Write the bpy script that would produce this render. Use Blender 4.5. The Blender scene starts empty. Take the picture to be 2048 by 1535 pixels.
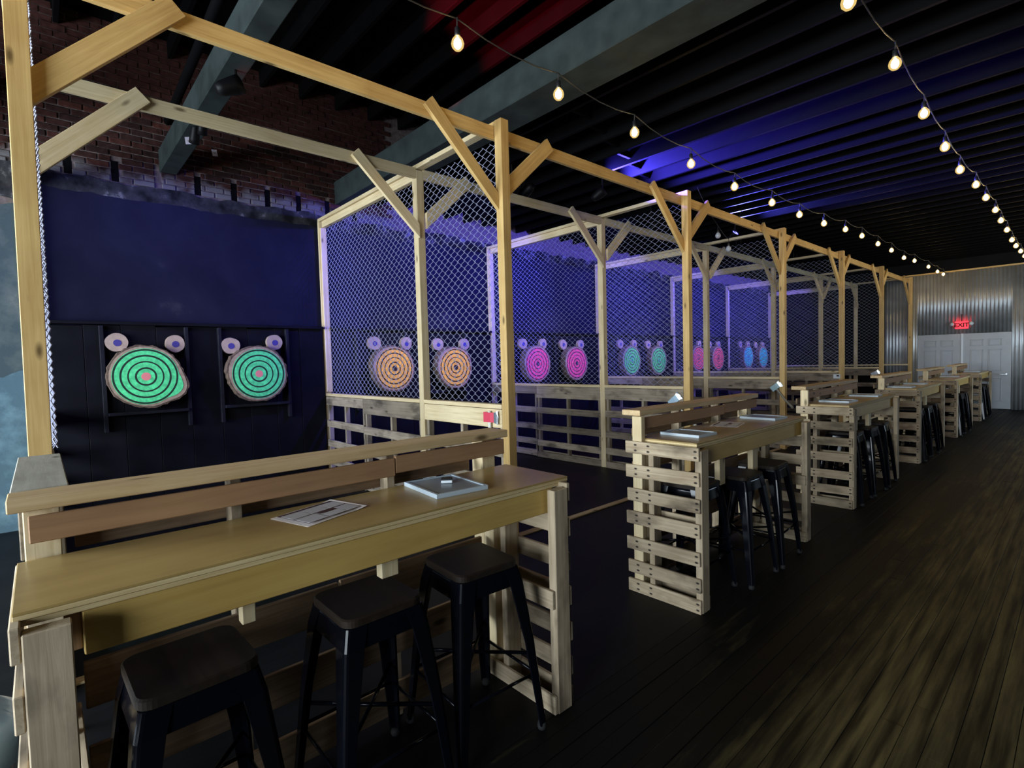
import bpy, bmesh, math, random
from mathutils import Vector, Matrix, noise
random.seed(7)
S = bpy.context.scene
COL = S.collection
PI = math.pi

# ------------------------------------------------------------------ camera, world, light, exposure
F_PX, YAW, PITCH, ROLL, CAM_H = 1044.72, 0.8355, -0.0434, -0.027, 1.6225
cd = bpy.data.cameras.new('camera'); cam = bpy.data.objects.new('camera', cd); COL.objects.link(cam)
cd.sensor_fit = 'HORIZONTAL'; cd.sensor_width = 36.0; cd.lens = 36.0 * F_PX / 2048.0; cd.clip_start = 0.05
fw = Vector((-math.sin(YAW)*math.cos(PITCH), math.cos(YAW)*math.cos(PITCH), math.sin(PITCH)))
r0 = Vector((math.cos(YAW), math.sin(YAW), 0)); u0 = r0.cross(fw)
R_ = math.cos(ROLL)*r0 + math.sin(ROLL)*u0; U_ = -math.sin(ROLL)*r0 + math.cos(ROLL)*u0
cam.matrix_world = Matrix(((R_.x, U_.x, -fw.x, 0), (R_.y, U_.y, -fw.y, 0), (R_.z, U_.z, -fw.z, CAM_H), (0, 0, 0, 1)))
S.camera = cam
S.view_settings.view_transform = 'Standard'; S.view_settings.look = 'None'
S.view_settings.gamma = 1.0; S.view_settings.use_curve_mapping = False
S.view_settings.exposure = 0.0

w = bpy.data.worlds.new('world'); S.world = w; w.use_nodes = True
w.node_tree.nodes['Background'].inputs[0].default_value = (0.55, 0.7, 1.0, 1)
w.node_tree.nodes['Background'].inputs[1].default_value = 0.6

def lamp(name, kind, loc, energy, color, target=None, **kw):
    d = bpy.data.lights.new(name, kind); d.energy = energy; d.color = color
    for k, v in kw.items(): setattr(d, k, v)
    o = bpy.data.objects.new(name, d); COL.objects.link(o); o.location = loc
    if target is not None:
        o.rotation_euler = (Vector(target) - Vector(loc)).to_track_quat('-Z', 'Y').to_euler()
    return o
# daylight through the two shop windows of the street wall
WY = -5.0
XR_ = 3.2
WINDOWS = [(-6.6, -3.2), (-2.2, 1.6)]
WZ = (0.7, 3.2)
for i, (a, b) in enumerate(WINDOWS):
    lamp('window_daylight', 'AREA', ((a+b)/2, WY-0.12, sum(WZ)/2), (980, 610)[i], (0.80, 0.91, 1.0),
         target=((a+b)/2, 5, sum(WZ)/2), shape='RECTANGLE', size=b-a-0.1, size_y=WZ[1]-WZ[0]-0.1)
BULB_STRENGTH = 240.0
BLUE_W = 760.0

RWIN = (12.5, 16.5)
lamp('window_daylight', 'AREA', (XR_+0.16, sum(RWIN)/2, sum(WZ)/2), 150, (0.66, 0.84, 1.0), target=(XR_-5, sum(RWIN)/2, sum(WZ)/2), shape='RECTANGLE', size=RWIN[1]-RWIN[0]-0.1, size_y=WZ[1]-WZ[0]-0.1)

# ------------------------------------------------------------------ materials
def srgb(r, g, b):
    f = lambda c: (c/255/12.92) if c/255 <= 0.04045 else ((c/255+0.055)/1.055)**2.4
    return (f(r), f(g), f(b), 1.0)
MATS = {}
def newmat(name):
    m = bpy.data.materials.new(name); m.use_nodes = True; MATS[name] = m
    nt = m.node_tree
    return m, nt, nt.nodes['Principled BSDF']
def plain(name, col, rough=0.6, metal=0.0, spec=0.5, emit=None, strength=0.0, nscale=0, nvar=0.0, bump=0.0):
    m, nt, b = newmat(name)
    b.inputs['Base Color'].default_value = col; b.inputs['Roughness'].default_value = rough
    b.inputs['Metallic'].default_value = metal; b.inputs['Specular IOR Level'].default_value = spec
    if emit:
        b.inputs['Emission Color'].default_value = emit; b.inputs['Emission Strength'].default_value = strength
    if nscale:
        tc = nt.nodes.new('ShaderNodeTexCoord'); n = nt.nodes.new('ShaderNodeTexNoise')
        n.inputs['Scale'].default_value = nscale; n.inputs['Detail'].default_value = 6
        nt.links.new(tc.outputs['Object'], n.inputs['Vector'])
        mr = nt.nodes.new('ShaderNodeMapRange'); mr.inputs['From Min'].default_value = 0.3; mr.inputs['From Max'].default_value = 0.7
        mr.inputs['To Min'].default_value = 1-nvar; mr.inputs['To Max'].default_value = 1+nvar
        nt.links.new(n.outputs['Fac'], mr.inputs['Value'])
        h = nt.nodes.new('ShaderNodeHueSaturation'); h.inputs['Color'].default_value = col
        nt.links.new(mr.outputs[0], h.inputs['Value']); nt.links.new(h.outputs[0], b.inputs['Base Color'])
        if bump:
            bp_ = nt.nodes.new('ShaderNodeBump'); bp_.inputs['Strength'].default_value = bump; bp_.inputs['Distance'].default_value = 0.01
            nt.links.new(n.outputs['Fac'], bp_.inputs['Height']); nt.links.new(bp_.outputs[0], b.inputs['Normal'])
    return m
def wood(name, light, dark, rough=0.6, grain=26.0, along=1.6, contrast=1.0, var=0.16, knots=True, stain=0.0, stain_col=(0.02, 0.018, 0.016, 1), bump=0.15, spec=0.35, nails=()):
    """grain runs along the local X axis of every board; each board gets its own offset and tone"""
    m, nt, b = newmat(name); N = nt.nodes.new; L = nt.links.new
    tc = N('ShaderNodeTexCoord'); oi = N('ShaderNodeObjectInfo')
    mu = N('ShaderNodeMath'); mu.operation = 'MULTIPLY'; mu.inputs[1].default_value = 37.0; L(oi.outputs['Random'], mu.inputs[0])
    cx = N('ShaderNodeCombineXYZ'); L(mu.outputs[0], cx.inputs[0]); L(mu.outputs[0], cx.inputs[1]); L(mu.outputs[0], cx.inputs[2])
    ad = N('ShaderNodeVectorMath'); ad.operation = 'ADD'; L(tc.outputs['Object'], ad.inputs[0]); L(cx.outputs[0], ad.inputs[1])
    mp = N('ShaderNodeMapping'); mp.inputs['Scale'].default_value = (along, grain, grain); L(ad.outputs[0], mp.inputs['Vector'])
    n1 = N('ShaderNodeTexNoise'); n1.inputs['Scale'].default_value = 1.0; n1.inputs['Detail'].default_value = 8; n1.inputs['Roughness'].default_value = 0.65; n1.inputs['Distortion'].default_value = 0.8
    L(mp.outputs[0], n1.inputs['Vector'])
    n2 = N('ShaderNodeTexNoise'); n2.inputs['Scale'].default_value = 3.2; n2.inputs['Detail'].default_value = 3; L(ad.outputs[0], n2.inputs['Vector'])
    a = N('ShaderNodeMath'); a.operation = 'MULTIPLY_ADD'; a.inputs[1].default_value = 0.65; L(n1.outputs['Fac'], a.inputs[0])
    a2 = N('ShaderNodeMath'); a2.operation = 'MULTIPLY'; a2.inputs[1].default_value = 0.35; L(n2.outputs['Fac'], a2.inputs[0]); L(a2.outputs[0], a.inputs[2])
    cr = N('ShaderNodeValToRGB'); L(a.outputs[0], cr.inputs[0])
    cr.color_ramp.elements[0].position = 0.5-0.16/contrast; cr.color_ramp.elements[0].color = dark
    cr.color_ramp.elements[1].position = 0.5+0.14/contrast; cr.color_ramp.elements[1].color = light
    col = cr.outputs[0]
    if knots:
        mk = N('ShaderNodeMapping'); mk.inputs['Scale'].default_value = (2.6, 7.0, 7.0); L(ad.outputs[0], mk.inputs['Vector'])
        vo = N('ShaderNodeTexVoronoi'); vo.inputs['Scale'].default_value = 1.0; L(mk.outputs[0], vo.inputs['Vector'])
        kr = N('ShaderNodeValToRGB'); L(vo.outputs['Distance'], kr.inputs[0])
        kr.color_ramp.elements[0].position = 0.05; kr.color_ramp.elements[0].color = (1, 1, 1, 1)
        kr.color_ramp.elements[1].position = 0.14; kr.color_ramp.elements[1].color = (0, 0, 0, 1)
        mx = N('ShaderNodeMixRGB'); mx.inputs['Color2'].default_value = tuple(c*0.35 for c in dark[:3])+(1,)
        L(kr.outputs[0], mx.inputs['Fac']); L(col, mx.inputs['Color1']); col = mx.outputs[0]
    if stain > 0:
        ns = N('ShaderNodeTexNoise'); ns.inputs['Scale'].default_value = 4.0; ns.inputs['Detail'].default_value = 8
        ms = N('ShaderNodeMapping'); ms.inputs['Scale'].default_value = (0.7, 1.6, 1.6); L(ad.outputs[0], ms.inputs['Vector']); L(ms.outputs[0], ns.inputs['Vector'])
        rs = N('ShaderNodeValToRGB'); L(ns.outputs['Fac'], rs.inputs[0])
        rs.color_ramp.elements[0].position = 0.52; rs.color_ramp.elements[0].color = (0, 0, 0, 1)
        rs.color_ramp.elements[1].position = 0.68; rs.color_ramp.elements[1].color = (stain, stain, stain, 1)
        mx2 = N('ShaderNodeMixRGB'); mx2.inputs['Color2'].default_value = stain_col
        L(rs.outputs[0], mx2.inputs['Fac']); L(col, mx2.inputs['Color1']); col = mx2.outputs[0]
    if nails:       # rusty nail heads, two per stringer
        sp = N('ShaderNodeSeparateXYZ'); L(tc.outputs['Object'], sp.inputs[0])
        ab = N('ShaderNodeMath'); ab.operation = 'ABSOLUTE'; L(sp.outputs['Z'], ab.inputs[0])
        prev = None
        for nx in nails:
            c = N('ShaderNodeCombineXYZ'); L(sp.outputs['X'], c.inputs[0]); L(ab.outputs[0], c.inputs[1])
            sc = N('ShaderNodeMapping'); sc.inputs['Location'].default_value = (-nx*0.55, -0.019, 0); sc.inputs['Scale'].default_value = (0.55, 1, 1); L(c.outputs[0], sc.inputs['Vector'])
            ln = N('ShaderNodeVectorMath'); ln.operation = 'LENGTH'; L(sc.outputs[0], ln.inputs[0]); cur = ln.outputs['Value']
            if prev is not None:
                mn = N('ShaderNodeMath'); mn.operation = 'MINIMUM'; L(prev, mn.inputs[0]); L(cur, mn.inputs[1]); cur = mn.outputs[0]
            prev = cur
        nr = N('ShaderNodeMapRange'); nr.inputs['From Min'].default_value = 0.0085; nr.inputs['From Max'].default_value = 0.0045; L(prev, nr.inputs['Value'])
        mn2 = N('ShaderNodeMixRGB'); mn2.inputs['Color2'].default_value = srgb(44, 36, 30); L(nr.outputs[0], mn2.inputs['Fac']); L(col, mn2.inputs['Color1']); col = mn2.outputs[0]
    hv = N('ShaderNodeHueSaturation'); mr = N('ShaderNodeMapRange')
    mr.inputs['To Min'].default_value = 1-var; mr.inputs['To Max'].default_value = 1+var
    L(oi.outputs['Random'], mr.inputs['Value']); L(mr.outputs[0], hv.inputs['Value']); L(col, hv.inputs['Color'])
    L(hv.outputs[0], b.inputs['Base Color'])
    b.inputs['Roughness'].default_value = rough; b.inputs['Specular IOR Level'].default_value = spec
    if bump:
        bm_ = N('ShaderNodeBump'); bm_.inputs['Strength'].default_value = bump; bm_.inputs['Distance'].default_value = 0.004
        L(n1.outputs['Fac'], bm_.inputs['Height']); L(bm_.outputs[0], b.inputs['Normal'])
    return m

PINE = wood('pine', srgb(220, 186, 122), srgb(184, 146, 88), rough=0.55, grain=44)
PINE_PALE = wood('pine_pale', srgb(226, 208, 170), srgb(194, 170, 126), rough=0.6, grain=44)
APRON = wood('apron_pine', srgb(205, 172, 98), srgb(176, 140, 74), rough=0.5, along=1.2, grain=16, contrast=0.8)
PLY = wood('plywood_top', srgb(178, 150, 92), srgb(146, 120, 70), rough=0.32, along=0.8, grain=9, contrast=0.6, knots=False, stain=0.25, stain_col=srgb(120, 90, 50), spec=0.5, bump=0.05)
PLY_EDGE = wood('plywood_edge', srgb(222, 200, 152), srgb(186, 158, 108), rough=0.7, along=1, grain=120, knots=False)
PALLET = wood('pallet_wood', srgb(194, 176, 148), srgb(146, 126, 100), rough=0.8, grain=50, stain=0.75, stain_col=srgb(84, 72, 58), var=0.2)
SLATWOOD = wood('pallet_slat_wood', srgb(194, 176, 148), srgb(146, 126, 100), rough=0.8, grain=50, stain=0.75, stain_col=srgb(84, 72, 58), var=0.2, nails=(-0.19, -0.09, 0.25))
PALLET_GREY = wood('weathered_pallet', srgb(164, 150, 130), srgb(112, 100, 86), rough=0.85, grain=50, stain=0.8, stain_col=srgb(62, 54, 46), var=0.25)
PALLET_DARK = wood('dark_pallet', srgb(160, 132, 102), srgb(112, 90, 68), rough=0.85, grain=50, stain=0.5, stain_col=srgb(50, 40, 34), var=0.2)
FASCIA = wood('cedar_fascia', srgb(164, 126, 90), srgb(134, 100, 70), rough=0.65, knots=True, contrast=0.8)
CAPWOOD = wood('ledge_pine', srgb(212, 184, 140), srgb(178, 146, 100), rough=0.55, grain=40, stain=0.12, stain_col=srgb(130, 96, 60))
GREYBOARD = wood('weathered_board', srgb(176, 172, 158), srgb(140, 136, 122), rough=0.8, stain=0.35, stain_col=srgb(104, 98, 86))
SEATWOOD = wood('stool_seat_wood', srgb(44, 35, 27), srgb(26, 20, 16), rough=0.55, spec=0.2, knots=False, stain=0.3)
BLACKSTEEL = plain('black_steel', (0.003, 0.0035, 0.006, 1), rough=0.13, metal=0.0, spec=0.14)
RUBBER = plain('rubber', (0.01, 0.01, 0.01, 1), rough=0.8)
GALV = plain('galvanised_wire', srgb(160, 163, 188), rough=0.5, metal=0.1)  # blue cast of the lane lamps is mixed into the wire grey
BLACKPAINT = plain('black_paint', (0.004, 0.004, 0.007, 1), rough=0.65, spec=0.1, nscale=3, nvar=0.35)
BLACKBATTEN = plain('black_batten', (0.012, 0.012, 0.018, 1), rough=0.5, spec=0.1, nscale=6, nvar=0.3)
CEILPAINT = plain('ceiling_paint', (0.0018, 0.0018, 0.0022, 1), rough=0.7, spec=0.06, nscale=2, nvar=0.3)
GIRDER = plain('girder_paint', (0.026, 0.034, 0.034, 1), rough=0.7, spec=0.1, nscale=5, nvar=0.3, bump=0.3)
DARKWALL = plain('dark_wall', (0.006, 0.0065, 0.008, 1), rough=0.8, spec=0.1, nscale=2, nvar=0.3)
WHITEPL = plain('white_plastic', srgb(226, 232, 236), rough=0.35)
PAPER = plain('paper', srgb(232, 222, 218), rough=0.7)
PRINT_DARK = plain('print_maroon', srgb(70, 40, 46), rough=0.7)
PRINT_GREY = plain('print_grey', srgb(190, 188, 194), rough=0.7)
BLACKPL = plain('black_plastic', (0.012, 0.012, 0.013, 1), rough=0.4)
DOORPAINT = plain('door_paint', srgb(176, 180, 184), rough=0.4, nscale=4, nvar=0.06)
FIXTURE = plain('fixture_black', (0.004, 0.004, 0.005, 1), rough=0.5, spec=0.15)
CHROME = plain('chrome', srgb(200, 205, 210), rough=0.2, metal=1.0)
LINER = plain('bin_liner', srgb(120, 146, 172), rough=0.3, nscale=12, nvar=0.1, bump=0.5)
BINGREY = plain('bin_plastic', srgb(60, 62, 66), rough=0.5)
BARK = plain('bark', srgb(96, 78, 66), rough=0.95, nscale=30, nvar=0.5, bump=1.0)
ENDGRAIN = plain('end_grain', srgb(170, 148, 132), rough=0.8, nscale=14, nvar=0.12)
DOTBLUE = plain('blue_dot', srgb(62, 54, 128), rough=0.7)
MORTAR = plain('mortar', srgb(96, 84, 82), rough=0.95, nscale=18, nvar=0.45, bump=0.6)

def mat_brick():
    m, nt, b = newmat('old_brick'); N = nt.nodes.new; L = nt.links.new
    oi = N('ShaderNodeObjectInfo'); tc = N('ShaderNodeTexCoord'); g = N('ShaderNodeNewGeometry')
    cr = N('ShaderNodeValToRGB'); L(oi.outputs['Random'], cr.inputs[0])
    e = cr.color_ramp.elements; e[0].color = srgb(40, 27, 27); e[1].color = srgb(76, 44, 38)
    k = cr.color_ramp.elements.new(0.5); k.color = srgb(58, 35, 32)
    n = N('ShaderNodeTexNoise'); n.inputs['Scale'].default_value = 16; n.inputs['Detail'].default_value = 8; L(g.outputs['Position'], n.inputs['Vector'])
    mx = N('ShaderNodeMixRGB'); mx.blend_type = 'MULTIPLY'; mx.inputs['Fac'].default_value = 0.7; L(cr.outputs[0], mx.inputs['Color1'])
    r2 = N('ShaderNodeValToRGB'); r2.color_ramp.elements[0].position = 0.3; r2.color_ramp.elements[0].color = (0.25, 0.25, 0.25, 1); r2.color_ramp.elements[1].position = 0.65
    L(n.outputs['Fac'], r2.inputs[0]); L(r2.outputs[0], mx.inputs['Color2'])
    # lime wash left along the lowest courses
    sp = N('ShaderNodeSeparateXYZ'); L(g.outputs['Position'], sp.inputs[0])
    mr = N('ShaderNodeMapRange'); mr.inputs['From Min'].default_value = 4.12; mr.inputs['From Max'].default_value = 3.8; L(sp.outputs['Z'], mr.inputs['Value'])
    n2 = N('ShaderNodeTexNoise'); n2.inputs['Scale'].default_value = 5; n2.inputs['Detail'].default_value = 8; L(g.outputs['Position'], n2.inputs['Vector'])
    ml = N('ShaderNodeMath'); ml.operation = 'MULTIPLY'; L(mr.outputs[0], ml.inputs[0]); L(n2.outputs['Fac'], ml.inputs[1])
    r3 = N('ShaderNodeValToRGB'); r3.color_ramp.elements[0].position = 0.24; r3.color_ramp.elements[1].position = 0.42; L(ml.outputs[0], r3.inputs[0])
    mx2 = N('ShaderNodeMixRGB'); mx2.inputs['Color2'].default_value = srgb(96, 93, 95); L(r3.outputs[0], mx2.inputs['Fac']); L(mx.outputs[0], mx2.inputs['Color1'])
    L(mx2.outputs[0], b.inputs['Base Color']); b.inputs['Roughness'].default_value = 0.95; b.inputs['Specular IOR Level'].default_value = 0.1
    bm_ = N('ShaderNodeBump'); bm_.inputs['Strength'].default_value = 0.5; bm_.inputs['Distance'].default_value = 0.01
    L(n.outputs['Fac'], bm_.inputs['Height']); L(bm_.outputs[0], b.inputs['Normal'])
    return m
BRICK = mat_brick()
def mat_plaster(name, c1, c2, c3, p1=0.42, p2=0.6, scale=1.6):
    m, nt, b = newmat(name); N = nt.nodes.new; L = nt.links.new
    g = N('ShaderNodeNewGeometry'); n = N('ShaderNodeTexNoise'); n.inputs['Scale'].default_value = scale; n.inputs['Detail'].default_value = 9; n.inputs['Roughness'].default_value = 0.62
    L(g.outputs['Position'], n.inputs['Vector'])
    cr = N('ShaderNodeValToRGB'); L(n.outputs['Fac'], cr.inputs[0]); e = cr.color_ramp.elements
    e[0].position = p1; e[0].color = c1; e[1].position = p2+0.08; e[1].color = c3; k = e.new(p2); k.color = c2
    L(cr.outputs[0], b.inputs['Base Color']); b.inputs['Roughness'].default_value = 0.85; b.inputs['Specular IOR Level'].default_value = 0.06
    bm_ = N('ShaderNodeBump'); bm_.inputs['Strength'].default_value = 0.35; bm_.inputs['Distance'].default_value = 0.02
    L(n.outputs['Fac'], bm_.inputs['Height']); L(bm_.outputs[0], b.inputs['Normal'])
    return m
NAVY = mat_plaster('navy_plaster', (0.009, 0.009, 0.022, 1), (0.013, 0.013, 0.030, 1), (0.03, 0.03, 0.045, 1), 0.4, 0.62, 1.2)
ROUGHEDGE = mat_plaster('rough_plaster', (0.008, 0.008, 0.010, 1), (0.035, 0.035, 0.04, 1), (0.18, 0.175, 0.18, 1), 0.40, 0.58, 4.0)
PEELING = mat_plaster('peeling_plaster', srgb(62, 74, 78), srgb(84, 92, 92), srgb(120, 120, 116), 0.44, 0.58, 2.2)

TEAL = mat_plaster('teal_paint', srgb(74, 96, 106), srgb(100, 126, 136), srgb(186, 192, 194), 0.42, 0.60, 2.6)

def mat_floor(name, planks):
    m, nt, b = newmat(name); N = nt.nodes.new; L = nt.links.new
    g = N('ShaderNodeNewGeometry'); oi = N('ShaderNodeObjectInfo')
    mp = N('ShaderNodeMapping'); mp.inputs['Scale'].default_value = (26, 1.2, 1); L(g.outputs['Position'], mp.inputs['Vector'])
    n = N('ShaderNodeTexNoise'); n.inputs['Scale'].default_value = 1.0; n.inputs['Detail'].default_value = 7; L(mp.outputs[0], n.inputs['Vector'])
    n2 = N('ShaderNodeTexNoise'); n2.inputs['Scale'].default_value = 1.7; n2.inputs['Detail'].default_value = 8; n2.inputs['Roughness'].default_value = 0.7
    mp2 = N('ShaderNodeMapping'); mp2.inputs['Scale'].default_value = (2.2, 0.35, 1); L(g.outputs['Position'], mp2.inputs['Vector']); L(mp2.outputs[0], n2.inputs['Vector'])
    if planks:
        # worn walkway: the black floor paint is scuffed away towards the middle of the aisle
        cr = N('ShaderNodeValToRGB'); L(n.outputs['Fac'], cr.inputs[0]); e = cr.color_ramp.elements
        e[0].position = 0.36; e[0].color = srgb(38, 33, 22); e[1].position = 0.66; e[1].color = srgb(108, 97, 63)
        sp = N('ShaderNodeSeparateXYZ'); L(g.outputs['Position'], sp.inputs[0])
        mr = N('ShaderNodeMapRange'); mr.inputs['From Min'].default_value = -1.16; mr.inputs['From Max'].default_value = -0.6; L(sp.outputs['X'], mr.inputs['Value'])
        a = N('ShaderNodeMath'); a.operation = 'ADD'; L(mr.outputs[0], a.inputs[0])
        s = N('ShaderNodeMath'); s.operation = 'MULTIPLY_ADD'; s.inputs[1].default_value = 3.4; s.inputs[2].default_value = -2.05; L(n2.outputs['Fac'], s.inputs[0])
        L(s.outputs[0], a.inputs[1])
        o2 = N('ShaderNodeMath'); o2.operation = 'MULTIPLY_ADD'; o2.inputs[1].default_value = 0.3; L(oi.outputs['Random'], o2.inputs[0]); L(a.outputs[0], o2.inputs[2])
        cl = N('ShaderNodeClamp'); L(o2.outputs[0], cl.inputs[0])
        mx = N('ShaderNodeMixRGB'); mx.inputs['Color1'].default_value = (0.004, 0.004, 0.004, 1); L(cl.outputs[0], mx.inputs['Fac']); L(cr.outputs[0], mx.inputs['Color2'])
        L(mx.outputs[0], b.inputs['Base Color']); b.inputs['Roughness'].default_value = 0.55
    else:
        cr = N('ShaderNodeValToRGB'); L(n2.outputs['Fac'], cr.inputs[0]); e = cr.color_ramp.elements
        e[0].position = 0.3; e[0].color = (0.002, 0.002, 0.003, 1); e[1].position = 0.75; e[1].color = (0.008, 0.008, 0.009, 1)
        L(cr.outputs[0], b.inputs['Base Color']); b.inputs['Roughness'].default_value = 0.5
    b.inputs['Specular IOR Level'].default_value = 0.12
    bm_ = N('ShaderNodeBump'); bm_.inputs['Strength'].default_value = 0.25; bm_.inputs['Distance'].default_value = 0.004
    L(n.outputs['Fac'], bm_.inputs['Height']); L(bm_.outputs[0], b.inputs['Normal'])
    return m
PLANK = mat_floor('worn_plank', True); BLACKFLOOR = mat_floor('black_floor', False)

def mat_metal():
    m, nt, b = newmat('corrugated_steel'); N = nt.nodes.new; L = nt.links.new
    g = N('ShaderNodeNewGeometry'); n = N('ShaderNodeTexNoise'); n.inputs['Scale'].default_value = 1.1; n.inputs['Detail'].default_value = 6; L(g.outputs['Position'], n.inputs['Vector'])
    cr = N('ShaderNodeValToRGB'); L(n.outputs['Fac'], cr.inputs[0]); e = cr.color_ramp.elements
    e[0].position = 0.3; e[0].color = srgb(168, 170, 170); e[1].position = 0.7; e[1].color = srgb(226, 228, 228)
    L(cr.outputs[0], b.inputs['Base Color']); b.inputs['Metallic'].default_value = 0.7; b.inputs['Roughness'].default_value = 0.4
    return m
STEEL = mat_metal()
def mat_target(name, col, dark):
    m, nt, b = newmat(name); N = nt.nodes.new; L = nt.links.new
    tc = N('ShaderNodeTexCoord'); sp = N('ShaderNodeSeparateXYZ'); L(tc.outputs['Object'], sp.inputs[0])
    cx = N('ShaderNodeCombineXYZ'); L(sp.outputs['Y'], cx.inputs[0]); L(sp.outputs['Z'], cx.inputs[1])
    ln = N('ShaderNodeVectorMath'); ln.operation = 'LENGTH'; L(cx.outputs[0], ln.inputs[0])
    n = N('ShaderNodeTexNoise'); n.inputs['Scale'].default_value = 22; n.inputs['Detail'].default_value = 6; L(tc.outputs['Object'], n.inputs['Vector'])
    hv = N('ShaderNodeHueSaturation'); hv.inputs['Color'].default_value = col
    mr = N('ShaderNodeMapRange'); mr.inputs['From Min'].default_value = 0.35; mr.inputs['From Max'].default_value = 0.7; mr.inputs['To Min'].default_value = 0.75; mr.inputs['To Max'].default_value = 1.25
    L(n.outputs['Fac'], mr.inputs['Value']); L(mr.outputs[0], hv.inputs['Value'])
    cr = N('ShaderNodeValToRGB'); cr.color_ramp.interpolation = 'CONSTANT'; L(ln.outputs['Value'], cr.inputs[0])
    els = cr.color_ramp.elements; els[0].position = 0; els[0].color = (0, 0, 0, 1); els[1].position = 0.999; els[1].color = (0, 0, 0, 1)
    for rr in (0.094, 0.166, 0.235, 0.302):
        a = els.new(rr-0.0095); a.color = (1, 1, 1, 1); c = els.new(rr+0.0095); c.color = (0, 0, 0, 1)
    mx = N('ShaderNodeMixRGB'); L(cr.outputs[0], mx.inputs['Fac']); L(hv.outputs[0], mx.inputs['Color1']); mx.inputs['Color2'].default_value = dark
    L(mx.outputs[0], b.inputs['Base Color']); b.inputs['Roughness'].default_value = 0.75
    return m

# ------------------------------------------------------------------ mesh helpers
MC = {}
def box_mesh(lx, ly, lz, bev=0.003):
    key = (round(lx, 4), round(ly, 4), round(lz, 4), bev)
    if key not in MC:
        bm = bmesh.new(); bmesh.ops.create_cube(bm, size=1.0)
        for v in bm.verts: v.co = Vector((v.co.x*lx, v.co.y*ly, v.co.z*lz))
        if bev:
            bmesh.ops.bevel(bm, geom=list(bm.edges), offset=min(bev, min(lx, ly, lz)*0.2), segments=1, affect='EDGES')
        me = bpy.data.meshes.new('board_%d' % len(MC)); bm.to_mesh(me); bm.free(); MC[key] = me
    return MC[key]
def link(name, me, mat=None, parent=None, loc=(0, 0, 0), rot=(0, 0, 0)):
    if mat is not None and len(me.materials) == 0: me.materials.append(mat)
    o = bpy.data.objects.new(name, me); COL.objects.link(o)
    if mat is not None and me.materials[0] != mat:
        o.material_slots[0].link = 'OBJECT'; o.material_slots[0].material = mat
    o.location = loc; o.rotation_euler = rot
    if parent is not None: o.parent = parent
    return o
def woff(p):
    v = Vector((0, 0, 0))
    while p is not None: v += Vector(p.location); p = p.parent
    return v
def bx(name, mat, x0, x1, y0, y1, z0, z1, parent=None, axis=None, bev=0.003, tilt=0.0):
    """a board given by world extents; its grain follows its longest side (parents are never rotated)"""
    d = (x1-x0, y1-y0, z1-z0)
    if axis is None: axis = max(range(3), key=lambda i: d[i])
    if axis == 0: L, W, T, rot = d[0], d[1], d[2], (0, 0, 0)
    elif axis == 1: L, W, T, rot = d[1], d[0], d[2], (0, 0, PI/2)
    else: L, W, T, rot = d[2], d[1], d[0], (0, -PI/2, 0)
    c = Vector(((x0+x1)/2, (y0+y1)/2, (z0+z1)/2)) - woff(parent)
    o = link(name, box_mesh(L, W, T, bev), mat, parent, c, rot)
    if tilt: o.rotation_euler = (Matrix.Rotation(tilt, 3, 'X' if axis != 0 else 'Y') @ o.rotation_euler.to_matrix()).to_euler()
    return o
def bar(name, mat, p0, p1, w_, t_, parent=None, up=(1, 0, 0), bev=0.003):
    """a board from p0 to p1; t_ is its thickness along `up`, w_ across"""
    p0 = Vector(p0); p1 = Vector(p1); x = (p1-p0).normalized(); z = (Vector(up) - x*Vector(up).dot(x)).normalized(); y = z.cross(x)
    M = Matrix((x, y, z)).transposed()
    return link(name, box_mesh((p1-p0).length, w_, t_, bev), mat, parent, (p0+p1)/2 - woff(parent), M.to_euler())
BRC = {}
def brace(name, mat, p0, p1, w_, t_, parent):
    """knee brace in a YZ plane; its foot (p0) is cut upright to sit flat on the post, its head square"""
    p0 = Vector(p0); p1 = Vector(p1); d = p1-p0; s_ = 1 if d.y > 0 else -1
    th = math.atan2(d.z, abs(d.y)); L = d.length; q = w_/2*math.tan(th)
    key = (round(L, 4), round(th, 4), w_, t_)
    if key not in BRC:
        out = [(-q, -w_/2), (L, -w_/2), (L, w_/2), (q, w_/2)]
        bm = bmesh.new(); a = [bm.verts.new((x, y, -t_/2)) for x, y in out]; b = [bm.verts.new((x, y, t_/2)) for x, y in out]
        bm.faces.new(list(reversed(a))); bm.faces.new(b)
        for k in range(4): bm.faces.new((a[k], a[(k+1) % 4], b[(k+1) % 4], b[k]))
        bmesh.ops.bevel(bm, geom=list(bm.edges), offset=0.002, segments=1, affect='EDGES')
        bmesh.ops.recalc_face_normals(bm, faces=bm.faces)
        me = bpy.data.meshes.new('brace_%d' % len(BRC)); bm.to_mesh(me); bm.free(); BRC[key] = me
    x = Vector((0, s_*math.cos(th), math.sin(th))); y = Vector((0, -s_*math.sin(th), math.cos(th))); z = x.cross(y)
    return link(name, BRC[key], mat, parent, p0-woff(parent), Matrix((x, y, z)).transposed().to_euler())
def mesh(name, verts, faces, mat, parent=None, smooth=False, loc=(0, 0, 0), rot=(0, 0, 0)):
    me = bpy.data.meshes.new(name); me.from_pydata([tuple(v) for v in verts], [], faces); me.update()
    if smooth:
        for p in me.polygons: p.use_smooth = True
    return link(name, me, mat, parent, loc, rot)
def bm_obj(name, bm, mat, parent=None, loc=(0, 0, 0), rot=(0, 0, 0), smooth=False):
    bmesh.ops.recalc_face_normals(bm, faces=bm.faces)
    me = bpy.data.meshes.new(name); bm.to_mesh(me); bm.free()
    if smooth:
        for p in me.polygons: p.use_smooth = True
    return link(name, me, mat, parent, loc, rot)
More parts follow.
